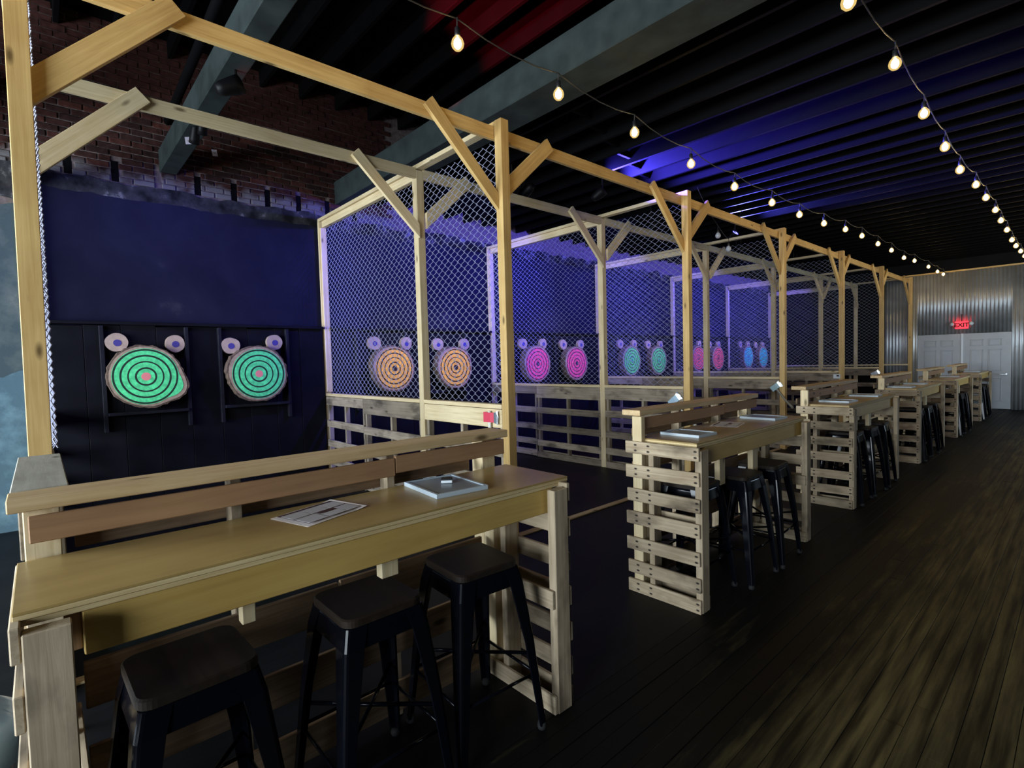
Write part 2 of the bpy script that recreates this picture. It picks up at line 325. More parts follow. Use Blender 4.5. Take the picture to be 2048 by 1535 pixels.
def lathe(bm, prof, n=16, axis='Z', c=(0, 0, 0)):
    rings = []
    for r, h in prof:
        ring = []
        for i in range(n):
            a = 2*PI*i/n
            p = (r*math.cos(a), r*math.sin(a), h)
            if axis == 'X': p = (h, r*math.cos(a), r*math.sin(a))
            if axis == 'Y': p = (r*math.cos(a), h, r*math.sin(a))
            ring.append(bm.verts.new((p[0]+c[0], p[1]+c[1], p[2]+c[2])))
        rings.append(ring)
    for a, b in zip(rings, rings[1:]):
        for i in range(n): bm.faces.new((a[i], a[(i+1) % n], b[(i+1) % n], b[i]))
    bm.faces.new(rings[0]); bm.faces.new(list(reversed(rings[-1])))
def tube(bm, pts, r, n=6):
    rings = []
    pts = [Vector(p) for p in pts]
    for i, p in enumerate(pts):
        d = (pts[min(i+1, len(pts)-1)] - pts[max(i-1, 0)]).normalized()
        a = d.cross(Vector((0, 0, 1)))
        if a.length < 0.1: a = d.cross(Vector((0, 1, 0)))
        a.normalize(); b = d.cross(a)
        rings.append([bm.verts.new(p + a*r*math.cos(2*PI*k/n) + b*r*math.sin(2*PI*k/n)) for k in range(n)])
    for a, b in zip(rings, rings[1:]):
        for k in range(n): bm.faces.new((a[k], a[(k+1) % n], b[(k+1) % n], b[k]))
    bm.faces.new(rings[0]); bm.faces.new(list(reversed(rings[-1])))
def tag(o, label, cat, group=None, kind=None):
    o['label'] = label; o['category'] = cat
    if group: o['group'] = group
    if kind: o['kind'] = kind
    return o
def thing(name, loc, label, cat, group=None):
    o = bpy.data.objects.new(name, None); COL.objects.link(o); o.location = loc; o.empty_display_size = 0.1
    return tag(o, label, cat, group)
def struct(o, label):
    o['kind'] = 'structure'; o['label'] = label
    return o
def copy_tree(o, parent=None):
    c = o.copy(); COL.objects.link(c); c.parent = parent
    for ch in o.children: copy_tree(ch, c)
    return c

# ------------------------------------------------------------------ dimensions
LP = 3.14                      # lane pitch
Y1 = 3.07                      # first divider beyond the nearest lane
DIV_Y = [-0.053] + [Y1 + LP*i for i in range(6)]      # dividers; the last stands by the far wall
XP, XM, XB = -3.45, -4.82, -7.47                   # aisle face of posts, of inner posts, end of dividers
XW, YF, XR = -7.5, 18.9, 3.2                       # target wall, far wall, right wall
LANES = ['nearest green-target lane', 'orange-target lane', 'pink-target lane', 'farther green-target lane', 'red-target lane', 'teal-target lane']

# ------------------------------------------------------------------ setting
floor = struct(bx('floor', BLACKFLOOR, XW-0.3, XR, WY, YF+0.3, -0.12, -0.012, axis=0, bev=0), 'black painted floor of the hall')
pw, x = 0.085, -1.62
while x < 0.75:
    y = -1.2 - random.random()*2.0
    while y < YF:
        ln = 2.6+random.random()*2.4; y2 = min(y+ln, YF)
        bx('plank', PLANK, x+0.0011, x+pw-0.0011, y+0.0005, y2-0.0005, -0.012-0.006, random.uniform(-0.0016, 0.0016), floor, axis=1, bev=0.001)
        y = y2
    x += pw
bx('painted_sheet', BLACKFLOOR, XW-0.1, -1.62, WY, YF, -0.014, 0.0, floor, bev=0)
bx('painted_sheet', BLACKFLOOR, x, XR, WY, YF, -0.014, 0.0, floor, bev=0)

# target wall: mortar body, bricks, plaster
wall = struct(bx('wall_left', MORTAR, XW-0.35, XW-0.012, WY, YF+0.3, -0.1, 5.6, axis=0, bev=0), 'old brick wall behind the targets')
POCKETS = [0.345+0.414*i for i in range(-2, 9)]
bm_b = bmesh.new(); brick_specs = []
bl, bh, cl, ch_ = 0.200, 0.060, 0.212, 0.0715
row = 0; z = 3.80
while z < 5.56:
    y = -0.55 + (row % 2)*cl/2
    while y < 4.2:
        brick_specs.append((y, z)); y += cl
    z += ch_; row += 1
def pocket(y, z): return z < 4.03 and any(abs(y+bl/2-p) < 0.035+bl/2 for p in POCKETS)
vis = sorted(brick_specs, key=lambda s: (s[0] > 3.6) + (s[1] > 5.35) + (s[0] < -0.35))
bricks = 0; rest = bmesh.new()
for (y, z) in vis:
    y0, y1 = y, y+bl
    cut = [p for p in POCKETS if z < 4.03 and y0-0.035 < p < y1+0.035]
    if cut:
        p = cut[0]
        segs = [(y0, p-0.036), (p+0.036, y1)]
    else: segs = [(y0, y1)]
    for (a, b) in segs:
        if b-a < 0.03: continue
        d = random.uniform(-0.006, 0.008); jz = random.uniform(-0.002, 0.002)
        if bricks < 300:
            bx('brick', BRICK, XW-0.06, XW+0.004+d, a, b, z+jz, z+bh+jz, wall, axis=1, bev=0.006); bricks += 1
        else:
            r = bmesh.ops.create_cube(rest, size=1.0)
            for v in r['verts']: v.co = Vector((v.co.x*(0.064+d)+XW-0.028+d/2, v.co.y*(b-a)+(a+b)/2, v.co.z*bh+z+bh/2+jz))
rb = bm_obj('brick_courses', rest, BRICK, wall, loc=-woff(wall)); rb['kind'] = 'stuff'
for p in POCKETS:
    if -0.6 < p < 3.95 and abs(p-1.24) > 0.1:
        bx('pocket_shade', CEILPAINT, XW-0.10, XW-0.008, p-0.034, p+0.034, 3.80, 4.03, wall, bev=0)  # dark block stands in for the shade inside the empty joist pocket
# plaster coat below the bricks with a broken upper edge
def plaster(name, mat, y0, y1, z0, ztop, jag, thick, step=0.06):
    n = int((y1-y0)/step); vs = []; fs = []
    for i in range(n+1):
        y = y0+(y1-y0)*i/n
        t = ztop + jag*(noise.noise(Vector((y*3.1, 1.7, 0)))+0.5*noise.noise(Vector((y*11, 4.2, 0))))
        b = z0 + (jag*0.6*noise.noise(Vector((y*5.1, 8.7, 0))) if z0 > 0.5 else 0)
        vs += [(XW-0.02, y, b), (XW+thick, y, b), (XW+thick, y, t), (XW-0.02, y, t)]
    for i in range(n):
        a, b = 4*i, 4*i+4
        fs += [(a+1, b+1, b+2, a+2), (a+2, b+2, b+3, a+3), (a, a+1, b+1, b)][:2] + [(a, b, b+1, a+1)]
    fs += [(0, 1, 2, 3), (4*n+3, 4*n+2, 4*n+1, 4*n)]
    return mesh(name, vs, fs, mat, wall, loc=-woff(wall))
plaster('plaster', NAVY, -0.02, YF, 0, 3.62, 0.035, 0.02)
plaster('plaster_edge', ROUGHEDGE, -0.5, YF, 3.45, 3.80, 0.06, 0.014, 0.05)
plaster('peeling_plaster', PEELING, WY, -0.09, 0, 3.35, 0.12, 0.018)
plaster('teal_paint', TEAL, WY, -0.09, 0, 1.62, 0.14, 0.024)

# far wall: black section, corrugated sheet, doors
struct(bx('wall_far', DARKWALL, XW-0.1, XR, YF+0.03, YF+0.2, -0.1, 5.6, bev=0), 'black far wall above and beside the corrugated sheet')
DX0, DXM, DX1, DZ = -3.34, -2.35, -1.36, 2.05
def corrugated(name, x0, x1, z0, z1, parent):
    per = 0.080; n = int((x1-x0)/per*10); vs = []; fs = []
    for i in range(n+1):
        x = x0+(x1-x0)*i/n; y = YF - 0.004 - 0.0135*(1+math.cos(2*PI*x/per))
        vs += [(x, y, z0), (x, y, z1), (x, YF+0.002, z1), (x, YF+0.002, z0)]
    for i in range(n):
        a, b = 4*i, 4*i+4; fs += [(a, b, b+1, a+1), (a+1, b+1, b+2, a+2), (a+3, b+3, b, a)]
    fs += [(0, 1, 2, 3), (4*n+3, 4*n+2, 4*n+1, 4*n)]
    return mesh(name, vs, fs, STEEL, parent, smooth=True)
cw = bpy.data.objects.new('wall_corrugated', None); COL.objects.link(cw); struct(cw, 'corrugated steel sheet covering the far end wall')
corrugated('metal_sheet', -4.13, DX0, 0, 3.77, cw)
corrugated('metal_sheet', DX0, DX1, DZ, 3.77, cw)
corrugated('metal_sheet', DX1, XR, 0, 3.77, cw)
struct(bx('trim_1', PINE, -4.13, XR, YF-0.05, YF-0.012, 3.76, 3.80, bev=0.002), 'thin wooden trim along the top of the corrugated sheet')
for i, (a, b) in enumerate([(DX0, DXM), (DXM, DX1)]):
    d = bpy.data.objects.new('door_%d' % (i+1), None); COL.objects.link(d); d.location = ((a+b)/2, YF, 0)
    struct(d, 'left grey six-panel door under the exit sign' if i == 0 else 'right grey six-panel door with lever handle')
    bx('leaf', DOORPAINT, a+0.005, b-0.005, YF-0.025, YF+0.02, 0.01, DZ-0.005, d, bev=0.002)
    wd = b-a
    for (z0, z1) in ((1.70, 1.88), (1.02, 1.60), (0.22, 0.84)):
        for s in (0, 1):
            px0 = a+0.17*wd+s*0.37*wd; px1 = px0+0.27*wd
            f = bx('panel', DOORPAINT, px0+0.03, px1-0.03, YF-0.031, YF-0.02, z0+0.03, z1-0.03, d, bev=0.004)
            for (q0, q1, q2, q3) in ((px0, px1, z0, z0+0.02), (px0, px1, z1-0.02, z1), (px0, px0+0.02, z0, z1), (px1-0.02, px1, z0, z1)):
                bx('moulding', DOORPAINT, q0, q1, YF-0.036, YF-0.02, q2, q3, d, bev=0.004)
    if i == 1:
        lv = bx('lever_handle', CHROME, b-0.22, b-0.08, YF-0.09, YF-0.075, 0.925, 0.945, d)
        bx('rose', CHROME, b-0.11, b-0.07, YF-0.08, YF-0.024, 0.91, 0.96, d)
struct(bx('trim_2', WHITEPL, DXM-0.022, DXM+0.022, YF-0.045, YF-0.02, 0.01, DZ, bev=0.002), 'white astragal strip between the two doors')

# right wall and street wall with shop windows (outside the picture)
rw = bpy.data.objects.new('wall_right', None); COL.objects.link(rw); struct(rw, 'dark wall on the right of the aisle')
for (a, b, c, d) in ((WY, RWIN[0], -0.1, 5.6), (RWIN[1], YF+0.2, -0.1, 5.6), (RWIN[0], RWIN[1], -0.1, WZ[0]), (RWIN[0], RWIN[1], WZ[1], 5.6)): bx('pier', DARKWALL, XR, XR+0.2, a, b, c, d, rw, bev=0)
wf = bpy.data.objects.new('window_3', None); COL.objects.link(wf); struct(wf, 'window in the right wall')
for q in (RWIN[0]+0.03, sum(RWIN)/2, RWIN[1]-0.03): bx('mullion', DARKWALL, XR+0.06, XR+0.12, q-0.03, q+0.03, WZ[0], WZ[1], wf)
fwall = bpy.data.objects.new('wall_front', None); COL.objects.link(fwall); struct(fwall, 'street wall with shop windows')
xs = [XW-0.3] + [v for p in WINDOWS for v in p] + [XR+0.2]
for i in range(0, len(xs), 2): bx('pier', DARKWALL, xs[i], xs[i+1], WY-0.1, WY, -0.1, 5.6, fwall, bev=0)
for k, (a, b) in enumerate(WINDOWS):
    bx('sill_wall', DARKWALL, a, b, WY-0.1, WY, -0.1, WZ[0], fwall, bev=0)
    bx('lintel', DARKWALL, a, b, WY-0.1, WY, WZ[1], 5.6, fwall, bev=0)
    wf = bpy.data.objects.new('window_%d' % (k+1), None); COL.objects.link(wf); struct(wf, 'shop window in the street wall')
    for q in (a+0.03, (a+b)/2, b-0.03): bx('mullion', DARKWALL, q-0.03, q+0.03, WY-0.08, WY-0.02, WZ[0], WZ[1], wf)

# ceiling: high deck over the nearest lane, lower deck with joists beyond
ceil_ = struct(bx('ceiling', CEILPAINT, XW-0.3, XR+0.2, WY-0.1, 7.0, 5.58, 5.7, axis=0, bev=0), 'black ceiling of decking and joists')
bx('low_deck', CEILPAINT, XW, XR, 3.98, YF+0.03, 4.40, 4.46, ceil_, bev=0)
k = 0
while 4.06+0.42*k < YF-0.1:
    y = 4.06+0.42*k; bx('joist', CEILPAINT, XW, XR, y-0.02, y+0.02, 4.10, 4.40, ceil_, bev=0.003); k += 1
for k in range(8):
    y = 4.08+0.42*k; bx('bridging', CEILPAINT, -3.6-0.13*k, -3.56-0.13*k, y, y+0.38, 4.16, 4.24, ceil_)
for k in range(15):
    y = -2.8+0.52*k; bx('rafter', CEILPAINT, XW, XR, y-0.025, y+0.025, 5.38, 5.58, ceil_, bev=0.003)
for (y0, y1, z0, z1) in ((1.19, 1.37, 4.0, 4.26), (3.36, 3.76, 4.0, 4.33), (-1.2, -0.85, 4.0, 4.3)):
    bx('girder', GIRDER, XW-0.02, XR, y0, y1, z0, z1, ceil_, bev=0.008)
pb = bmesh.new(); tube(pb, [(XW, 1.30, 4.62), (-2.0, 1.16, 4.62)], 0.045, 10)
bm_obj('pipe', pb, CEILPAINT, ceil_, loc=-woff(ceil_), smooth=True)

# ------------------------------------------------------------------ lane dividers of pine posts, chain link and pallets
def chain_link(x0, x1, z0, z1):
    W2, H2, r = 0.055, 0.041, 0.0036
    vs = []; fs = []
    n = int((x1-x0)/W2); m_ = int((z1-z0)/H2)
    for i in range(n):
        pts = []
        for j in range(m_+1):
            s = (i+j) % 2
            pts.append((x0+(i+s)*W2, 0.009 if s else -0.009, z0+j*H2))
        base = len(vs)
        for (px, py, pz) in pts:
            vs += [(px-r, py, pz), (px, py-r, pz), (px+r, py, pz), (px, py+r, pz)]
        for j in range(m_):
            a = base+4*j; b = a+4
            for k in range(4): fs.append((a+k, a+(k+1) % 4, b+(k+1) % 4, b+k))
    me = bpy.data.meshes.new('chain_link'); me.from_pydata(vs, [], fs); me.update(); me.materials.append(GALV)
    return me
CHAIN_A = chain_link(0, XM-0.09+7.40, 0, 2.40)
CHAIN_B = chain_link(0, XP-0.09-XM-0.01, 0, 2.40)
div_labels = ['chain-link lane divider seen edge-on at the left edge of the picture',
  'chain-link lane divider between the nearest green-target and orange-target lanes',
  'chain-link lane divider between the orange-target and pink-target lanes',
  'chain-link lane divider between the pink-target and farther green-target lanes',
  'chain-link lane divider between the farther green-target and red-target lanes',
  'chain-link lane divider between the red-target and teal-target lanes',
  'farthest pine divider frame against the corrugated far wall']
SLATZ = [(1.04, 1.19), (0.75, 0.85), (0.46, 0.56), (0.20, 0.30), (0.0, 0.10)]
def divider(i, y):
    d = thing('lane_divider', (XP, y, 0), div_labels[i], 'divider', 'chain-link lane dividers')
    rnd = random.Random(11+i); last = (i == 6)
    lean = 0.007 if i == 0 else 0.0
    # aisle post
    bx('post', PINE, XP-0.089, XP, y, y+0.09, 0, 3.735, d, axis=2, tilt=-lean)
    if i: bx('post_head', PINE, XP-0.168, XP-0.0895, y, y+0.085, 3.692, 3.733, d)
    # inner and wall posts
    bx('post', PINE_PALE, XM-0.089, XM, y, y+0.089, 0, 3.68 if i else 3.70, d, axis=2)
    bx('post', PINE_PALE, XB, XB+0.04, y, y+0.089, 0, 3.69, d, axis=2)
    bx('post', PINE_PALE, XB+0.041, XB+0.079, y+0.012, y+0.095, 1.25, 3.60, d, axis=2)
    # rails
    bx('top_rail', PINE_PALE, XB, XP-0.17, y+0.001, y+0.09, 3.691, 3.735, d, axis=0)
    bx('top_rail', PINE_PALE, XB+0.08, XM-0.09, y+0.03, y+0.085, 3.60, 3.69, d, axis=0)
    bx('bottom_rail', PINE_PALE, XB+0.041, XM-0.09, y-0.004, y+0.085, 1.195, 1.235, d, axis=0)
    bx('bottom_rail', PINE_PALE, XM+0.001, XP-0.090, y-0.004, y+0.085, 1.195, 1.235, d, axis=0)
    if not last:
        c1 = link('chain_link_mesh', CHAIN_A, None, d, Vector((XB+0.08, y+0.100, 1.236))-d.location)
        c2 = link('chain_link_mesh', CHAIN_B, None, d, Vector((XM+0.004, y+0.100, 1.236))-d.location)
        # pallets standing below the rail
        segs = [(XB+0.045, -6.27), (-6.26, XM-0.092), (XM+0.004, XP-0.092)]
        for si, (a, b) in enumerate(segs):
            p = bpy.data.objects.new('pallet', None); COL.objects.link(p); p.parent = d; p.empty_display_size = 0.1
            p.location = Vector(((a+b)/2, y, 0))-d.location
            for k, (z0, z1) in enumerate(SLATZ):
                if k == 0: z0 = (1.065, 1.0, 1.02)[si]
                j = rnd.uniform(-0.015, 0.015) if k else 0
                mt = (PINE_PALE if (k == 0 and si == 2 and i == 1) else PALLET_GREY)
                bx('slat', mt, a, b, y, y+0.02, z0+j, z1+j, p, axis=0)
            for q in range(3):
                sx = a+0.03+(b-a-0.06)*q/2
                bx('stringer', PALLET_GREY, sx-0.02, sx+0.02, y+0.021, y+0.085, 0.0, 1.19, p, axis=2)
            for (z0, z1) in ((0.0, 0.10), (1.08, 1.18)):
                bx('slat', PALLET_GREY, a, b, y+0.086, y+0.098, z0, z1, p, axis=0)
    else:
        bx('panel', BLACKPAINT, XB+0.08, XM-0.09, y+0.05, y+0.07, 0, 3.6, d)
    # knee braces under the two beams
    for (xc, zt, mt, th) in ((XP, 3.72, PINE, 0.038), (XM-0.022, 3.72, PINE_PALE, 0.038)):
        xb_ = XM+0.019 if mt is not PINE else XP-0.0705
        if i > 0: brace('knee_brace', mt, (xb_, y-0.001, 3.03), (xb_, y-0.70, zt-0.03), 0.105, th, d)
        if i < 6: brace('knee_brace', mt, (xb_, y+0.091, 3.03 if i == 0 else 3.15), (xb_, y+0.735 if i == 0 else y+0.68, zt-0.03), 0.125, th, d)
    return d
DIVS = [divider(i, y) for i, y in enumerate(DIV_Y)]

# beams from post to post
for i in range(6):
    a, b = DIV_Y[i], DIV_Y[i+1]
    tag(bx('aisle_beam', PINE, XP-0.129, XP-0.091, a+0.001 if i else a-0.6, b-0.001, 3.575, 3.69, axis=1), 'long pine beam above the aisle side of the '+LANES[i], 'beam', 'pine beams on the aisle side')
    tag(bx('lane_beam', PINE_PALE, XM-0.0385, XM-0.0005, a+0.09, b-0.001, 3.59, 3.70, axis=1), 'pale pine beam crossing inside the '+LANES[i], 'beam', 'pine beams inside the lanes')

# shelf board between the first post and the first table, and its grey-board wall below
sh = thing('side_shelf', (-2.6, -0.02, 0), 'weathered grey shelf board between the nearest table and the left post', 'shelf')
bx('shelf_board', GREYBOARD, -3.13, -2.225, -0.085, 0.055, 1.225, 1.262, sh, axis=0)
for k, (z0, z1) in enumerate(SLATZ[:4]): bx('slat', PALLET_GREY, -3.12, -2.23, -0.07, -0.05, z0, z1, sh, axis=0)
for q in (-3.08, -2.65, -2.27): bx('stringer', PALLET_GREY, q-0.02, q+0.02, -0.049, 0.04, 0, 1.224, sh, axis=2)

# floor strips at the lane openings
for i in range(6):
    tag(bx('threshold_strip', PINE_PALE, XP-0.125, XP-0.055, DIV_Y[i]+0.10, DIV_Y[i+1]-0.005, 0.0, 0.014, axis=1), 'pale wooden foul-line strip on the floor of the '+LANES[i], 'floor strip', 'foul-line strips')

# ------------------------------------------------------------------ target boards, targets, discs
for i in range(6):
    a, b = DIV_Y[i]+0.10, DIV_Y[i+1]-0.02
    c = (DIV_Y[i]+DIV_Y[i+1])/2
    t = thing('target_backboard', (XW+0.1, c, 0), 'black backboard with upright battens behind the targets of the '+LANES[i], 'backboard', 'target backboards')
    n = 9; wd = (b-a)/n
    for k in range(n): bx('board', BLACKPAINT, XW+0.021, XW+0.10, a+k*wd+0.002, a+(k+1)*wd-0.002, 0.0, 2.14+0.01*((k*7) % 3), t, axis=2)
    bx('top_ledge', BLACKPAINT, XW+0.02, XW+0.15, a, b, 2.155, 2.19, t, axis=1)
    off = DIV_Y[i] if i else 0.0
    bars = [0.535, 1.35, 1.71, 2.535] if i == 0 else [0.48, 1.30, 1.66, 2.50]
    for q in bars: bx('batten', BLACKBATTEN, XW+0.101, XW+0.163, off+q-0.02, off+q+0.02, 0.95, 2.14, t, axis=2)
    bx('shelf', BLACKBATTEN, XW+0.101, XW+0.22, off+bars[0]+0.02, off+bars[1]-0.02, 1.13, 1.165, t, axis=1)
    bx('shelf', BLACKBATTEN, XW+0.101, XW+0.22, off+bars[2]+0.02, off+bars[3]-0.02, 1.13, 1.165, t, axis=1)

TCOL = [(srgb(84, 214, 140), srgb(6, 34, 24), 'green'), (srgb(250, 184, 62), srgb(30, 20, 10), 'orange'), (srgb(242, 80, 124), srgb(60, 10, 50), 'pink'),
        (srgb(100, 222, 112), srgb(8, 34, 20), 'green'), (srgb(226, 92, 96), srgb(50, 14, 24), 'red'), (srgb(64, 194, 172), srgb(8, 36, 40), 'teal')]
TM = [mat_target('target_paint_%d' % i, c, d) for i, (c, d, n) in enumerate(TCOL)]
TWOOD = plain('target_wood', srgb(156, 134, 116), rough=0.85, nscale=20, nvar=0.3)
BULL = [plain('bull_%d' % i, c, rough=0.7) for i, c in enumerate([srgb(222, 128, 128), srgb(40, 24, 20), srgb(60, 16, 60), srgb(60, 150, 110), srgb(110, 30, 40), srgb(30, 110, 130)])]
def disc_shape(r, bulge, seed, n=44, jag=0.02):
    out = []
    for k in range(n):
        a = 2*PI*k/n
        rr = r*(1+jag*noise.noise(Vector((math.cos(a)*1.6+seed, math.sin(a)*1.6, seed*0.7))))
        if bulge:
            ba, bs, bw = bulge; d = math.atan2(math.sin(a-ba), math.cos(a-ba)); rr += bs*math.exp(-(d/bw)**2)
        out.append((rr*math.cos(a), rr*math.sin(a)))
    return out
def slab(bm, outline, x0, x1, jitter=0.0, seed=0):
    """closed slab in the YZ plane between x0 (back) and x1 (front)"""
    n = len(outline)
    b = [bm.verts.new((x0, y, z)) for y, z in outline]; f = [bm.verts.new((x1, y, z)) for y, z in outline]
    for k in range(n): bm.faces.new((b[k], b[(k+1) % n], f[(k+1) % n], f[k]))
    bm.faces.new(f); bm.faces.new(list(reversed(b)))
def target(i, s, y, z, bulge, ring_r, label):
    X = XW+0.30
    t = thing('axe_target', (X, y, z), label, 'target', 'painted log targets')
    sd = i*2.3+s*5.1+0.7
    sc = ring_r/0.302
    o1 = disc_shape(0.345*sc, bulge, sd, 60, 0.03)
    rim = []
    rnd = random.Random(int(sd*10))
    for (py, pz) in o1:
        l = math.hypot(py, pz); e = 1+rnd.uniform(0.01, 0.065); rim.append((py*e, pz*e))
    bm = bmesh.new(); slab(bm, rim, -0.13, -0.006); bm_obj('bark', bm, BARK, t)
    bm = bmesh.new(); slab(bm, [(py*0.985, pz*0.985) for py, pz in o1], -0.10, 0.0); bm_obj('log_slice', bm, TWOOD, t)
    pr_ = []
    for k, (py, pz) in enumerate(o1):
        l = math.hypot(py, pz); lim = min(l*0.965, 0.318*sc+max(0, l-0.365*sc)*1.0)
        pr_.append((py/l*lim, pz/l*lim))
    bm = bmesh.new(); slab(bm, pr_, 0.0005, 0.003); f = bm_obj('painted_face', bm, TM[i], t); f.scale = (1, 1, 1)
    bm = bmesh.new(); slab(bm, disc_shape(0.046*sc, None, 3, 24, 0.0), 0.0025, 0.0045); bm_obj('bullseye', bm, BULL[i], t)
    return t
def eye(y, z, rx, rz, label, seed):
    t = thing('small_target_disc', (XW+0.165, y, z), label, 'target', 'small log discs above the targets')
    o = [(a*rx/0.1, b*rz/0.1) for a, b in disc_shape(0.1, None, seed, 36, 0.06)]
    bm = bmesh.new(); slab(bm, o, -0.06, 0); bm_obj('log_slice', bm, ENDGRAIN, t)
    bm = bmesh.new(); slab(bm, [(a+0.004, b-0.006) for a, b in disc_shape(0.038, None, 2, 20, 0)], 0.0004, 0.003); bm_obj('painted_dot', bm, DOTBLUE, t)
tp = [[(0.905, 1.562), (2.112, 1.55)]]
for i in range(1, 6):
    o = DIV_Y[i]; tp.append([(o+1.02-0.012*i, 1.56), (o+2.19-0.02*i, 1.545)])
side = ['left', 'right']
nth = {0: 'nearest lane', 3: 'farther lane'}
for i in range(6):
    for s in (0, 1):
        y, z = tp[i][s]; cn = TCOL[i][2]
        where = (' in the '+nth[i]) if i in nth else ''
        lb = '%s-hand round log target with %s painted rings%s' % (side[s], cn, where)
        bl_ = ((-0.45, 0.085, 0.45) if (i == 0 and s == 0) else (2.6, 0.02, 0.6))
        target(i, s, y, z, bl_, 0.302, lb)
        for e in (0, 1):
            ey = y+(-0.25 if e == 0 else 0.305); ez = z+0.395
            if i == 0 and s == 0: ey, ez = (0.668, 1.955) if e == 0 else (1.227, 1.94)
            if i == 0 and s == 1: ey, ez = (1.83, 1.918) if e == 0 else (2.365, 1.962)
            eye(ey, ez, 0.108 if (e == 0) else 0.098, 0.102, 'small pale disc at upper %s of the %s-hand %s target%s' % (side[e], side[s], cn, where), i*7+s*3+e)

# ------------------------------------------------------------------ pallet bar tables
ORD = ['nearest', 'second', 'third', 'fourth', 'fifth', 'sixth and farthest']
def table(k):
    o = k*LP; ya, yb = o-0.074, o+1.842
    t = thing('bar_table', (-1.9, o+0.88, 0), '%s pallet bar table along the aisle' % ORD[k] + (', under the score sheet' if k == 0 else ''), 'table', 'pallet bar tables')
    rnd = random.Random(k+3)
    top = bpy.data.objects.new('table_top', None); COL.objects.link(top); top.parent = t
    bx('plywood_sheet', PLY, -2.105, -1.66, ya, yb, 1.062, 1.070, top, axis=1, bev=0.0015)
    bx('plywood_sheet', PLY_EDGE, -2.105, -1.661, ya+0.0005, yb-0.0005, 1.049, 1.0615, top, axis=1, bev=0.001)
    bx('plywood_sheet', PLY_EDGE, -2.105, -1.663, ya+0.002, yb-0.002, 1.034, 1.0475, top, axis=1, bev=0.001)
    bx('apron', APRON, -1.705, -1.667, ya+0.125, yb-0.10, 0.920, 1.033, t, axis=1)
    bx('apron_block', PALLET_DARK, -1.715, -1.69, ya+0.09, ya+0.124, 0.93, 1.033, t, axis=2)
    for q in ((0.42, 0.46), (0.885, 0.955)) if k == 0 else ((0.33, 0.41), (0.86, 0.95)):
        bx('support_block', PINE_PALE, -1.75, -1.71, o+q[0], o+q[1], 0.845 if k == 0 else 0.72, 1.033, t, axis=2)
        bx('bracket', PALLET, -2.10, -1.751, o+q[0], o+q[0]+0.038, 0.95, 1.033, t, axis=0)
    # ledge
    bx('ledge_cap', CAPWOOD, -2.22, -2.07, o-0.089, o+1.832, 1.222, 1.260, t, axis=1)
    bx('fascia', FASCIA, -2.092, -2.074, o-0.045, o+1.16, 1.125, 1.205, t, axis=1)
    bx('fascia', FASCIA, -2.093, -2.075, o+1.163, o+1.81, 1.135, 1.213, t, axis=1)
    ps = -0.08 if k == 0 else -0.14
    pe = 0.02 if k == 0 else 0.0
    # end pallets
    SZ = [(0.968, 1.052), (0.806, 0.894), (0.640, 0.728), (0.475, 0.565), (0.302, 0.390), (0.137, 0.226), (0.0, 0.088)]
    for e in (0, 1):
        p = bpy.data.objects.new('end_pallet', None); COL.objects.link(p); p.parent = t; p.empty_display_size = 0.1
        if e == 0: sy0, sy1, ty0, ty1, iy0, iy1 = o+ps, o+ps+0.02, o+ps+0.021, o+ps+0.11, o+ps+0.111, o+ps+0.13
        else: sy0, sy1, ty0, ty1, iy0, iy1 = o+1.78, o+1.80, o+1.69, o+1.779, o+1.67, o+1.689
        p.location = Vector((-1.88, (sy0+ty1)/2, 0))-t.location
        mt = PALLET if k < 2 else PALLET
        for q, (z0, z1) in enumerate(SZ):
            j = rnd.uniform(-0.006, 0.006); jx = rnd.uniform(-0.006, 0.006)
            ob = bx('slat', SLATWOOD, -2.155+jx, -1.612+jx*0.5, sy0, sy1, z0+(j if 0 < q < 6 else 0), z1+(j if 0 < q < 6 else 0), p, axis=0)
            if 0 < q < 6: ob.rotation_euler[1] = rnd.uniform(-0.016, -0.004)
        for (x0, x1) in ((-1.99, -1.95), (-1.652, -1.606)):
            bx('stringer', mt, x0, x1, ty0, ty1, 0.0, 1.033, p, axis=2)
        if e == 0 and k > 0:
            bx('stringer', PINE_PALE, -2.105, -2.045, ty1-0.045, ty1, 0.0, 1.033, p, axis=2)
            bx('ledge_post', PINE_PALE, -2.115, -2.04, ty0, ty0+0.043, 0.0, 1.221, t, axis=2)
        else:
            bx('stringer', PINE_PALE, -2.115, -2.04, ty0, ty1, 0.0, 1.033, p, axis=2)
            bx('ledge_post', PINE_PALE, -2.205, -2.117, ty0+0.002, ty1-0.002, 0.0, 1.221, t, axis=2)
        for (z0, z1) in ((0.0, 0.085), (0.49, 0.575)):
            bx('slat', mt, -2.15, -1.612, iy0, iy1, z0, z1, p, axis=0)
    # pallet along the back
    p = bpy.data.objects.new('back_pallet', None); COL.objects.link(p); p.parent = t; p.empty_display_size = 0.1
    p.location = Vector((-2.15, o+0.85, 0))-t.location
    s0, s1 = o+ps+0.14, o+1.66
    for (z0, z1) in ((0.565, 0.715), (0.30, 0.44), (0.03, 0.17)):
        m2 = s0+(s1-s0)*0.52
        bx('slat', PALLET_DARK, -2.118, -2.098, s0, m2-0.004, z0, z1, p, axis=1)
        bx('slat', PALLET_DARK, -2.118, -2.098, m2+0.004, s1, z0+0.006, z1+0.006, p, axis=1)
    for (z0, z1) in ((1.06, 1.12), (0.80, 0.88)):
        bx('slat', PALLET_DARK, -2.205, -2.187, s0, s1, z0, z1, p, axis=1)
    for q in (0.50, 1.14):
        bx('stringer', PALLET, -2.186, -2.119, o+q, o+q+0.04, 0.0, 1.221, p, axis=2)
    return t
TABLES = [table(k) for k in range(6)]

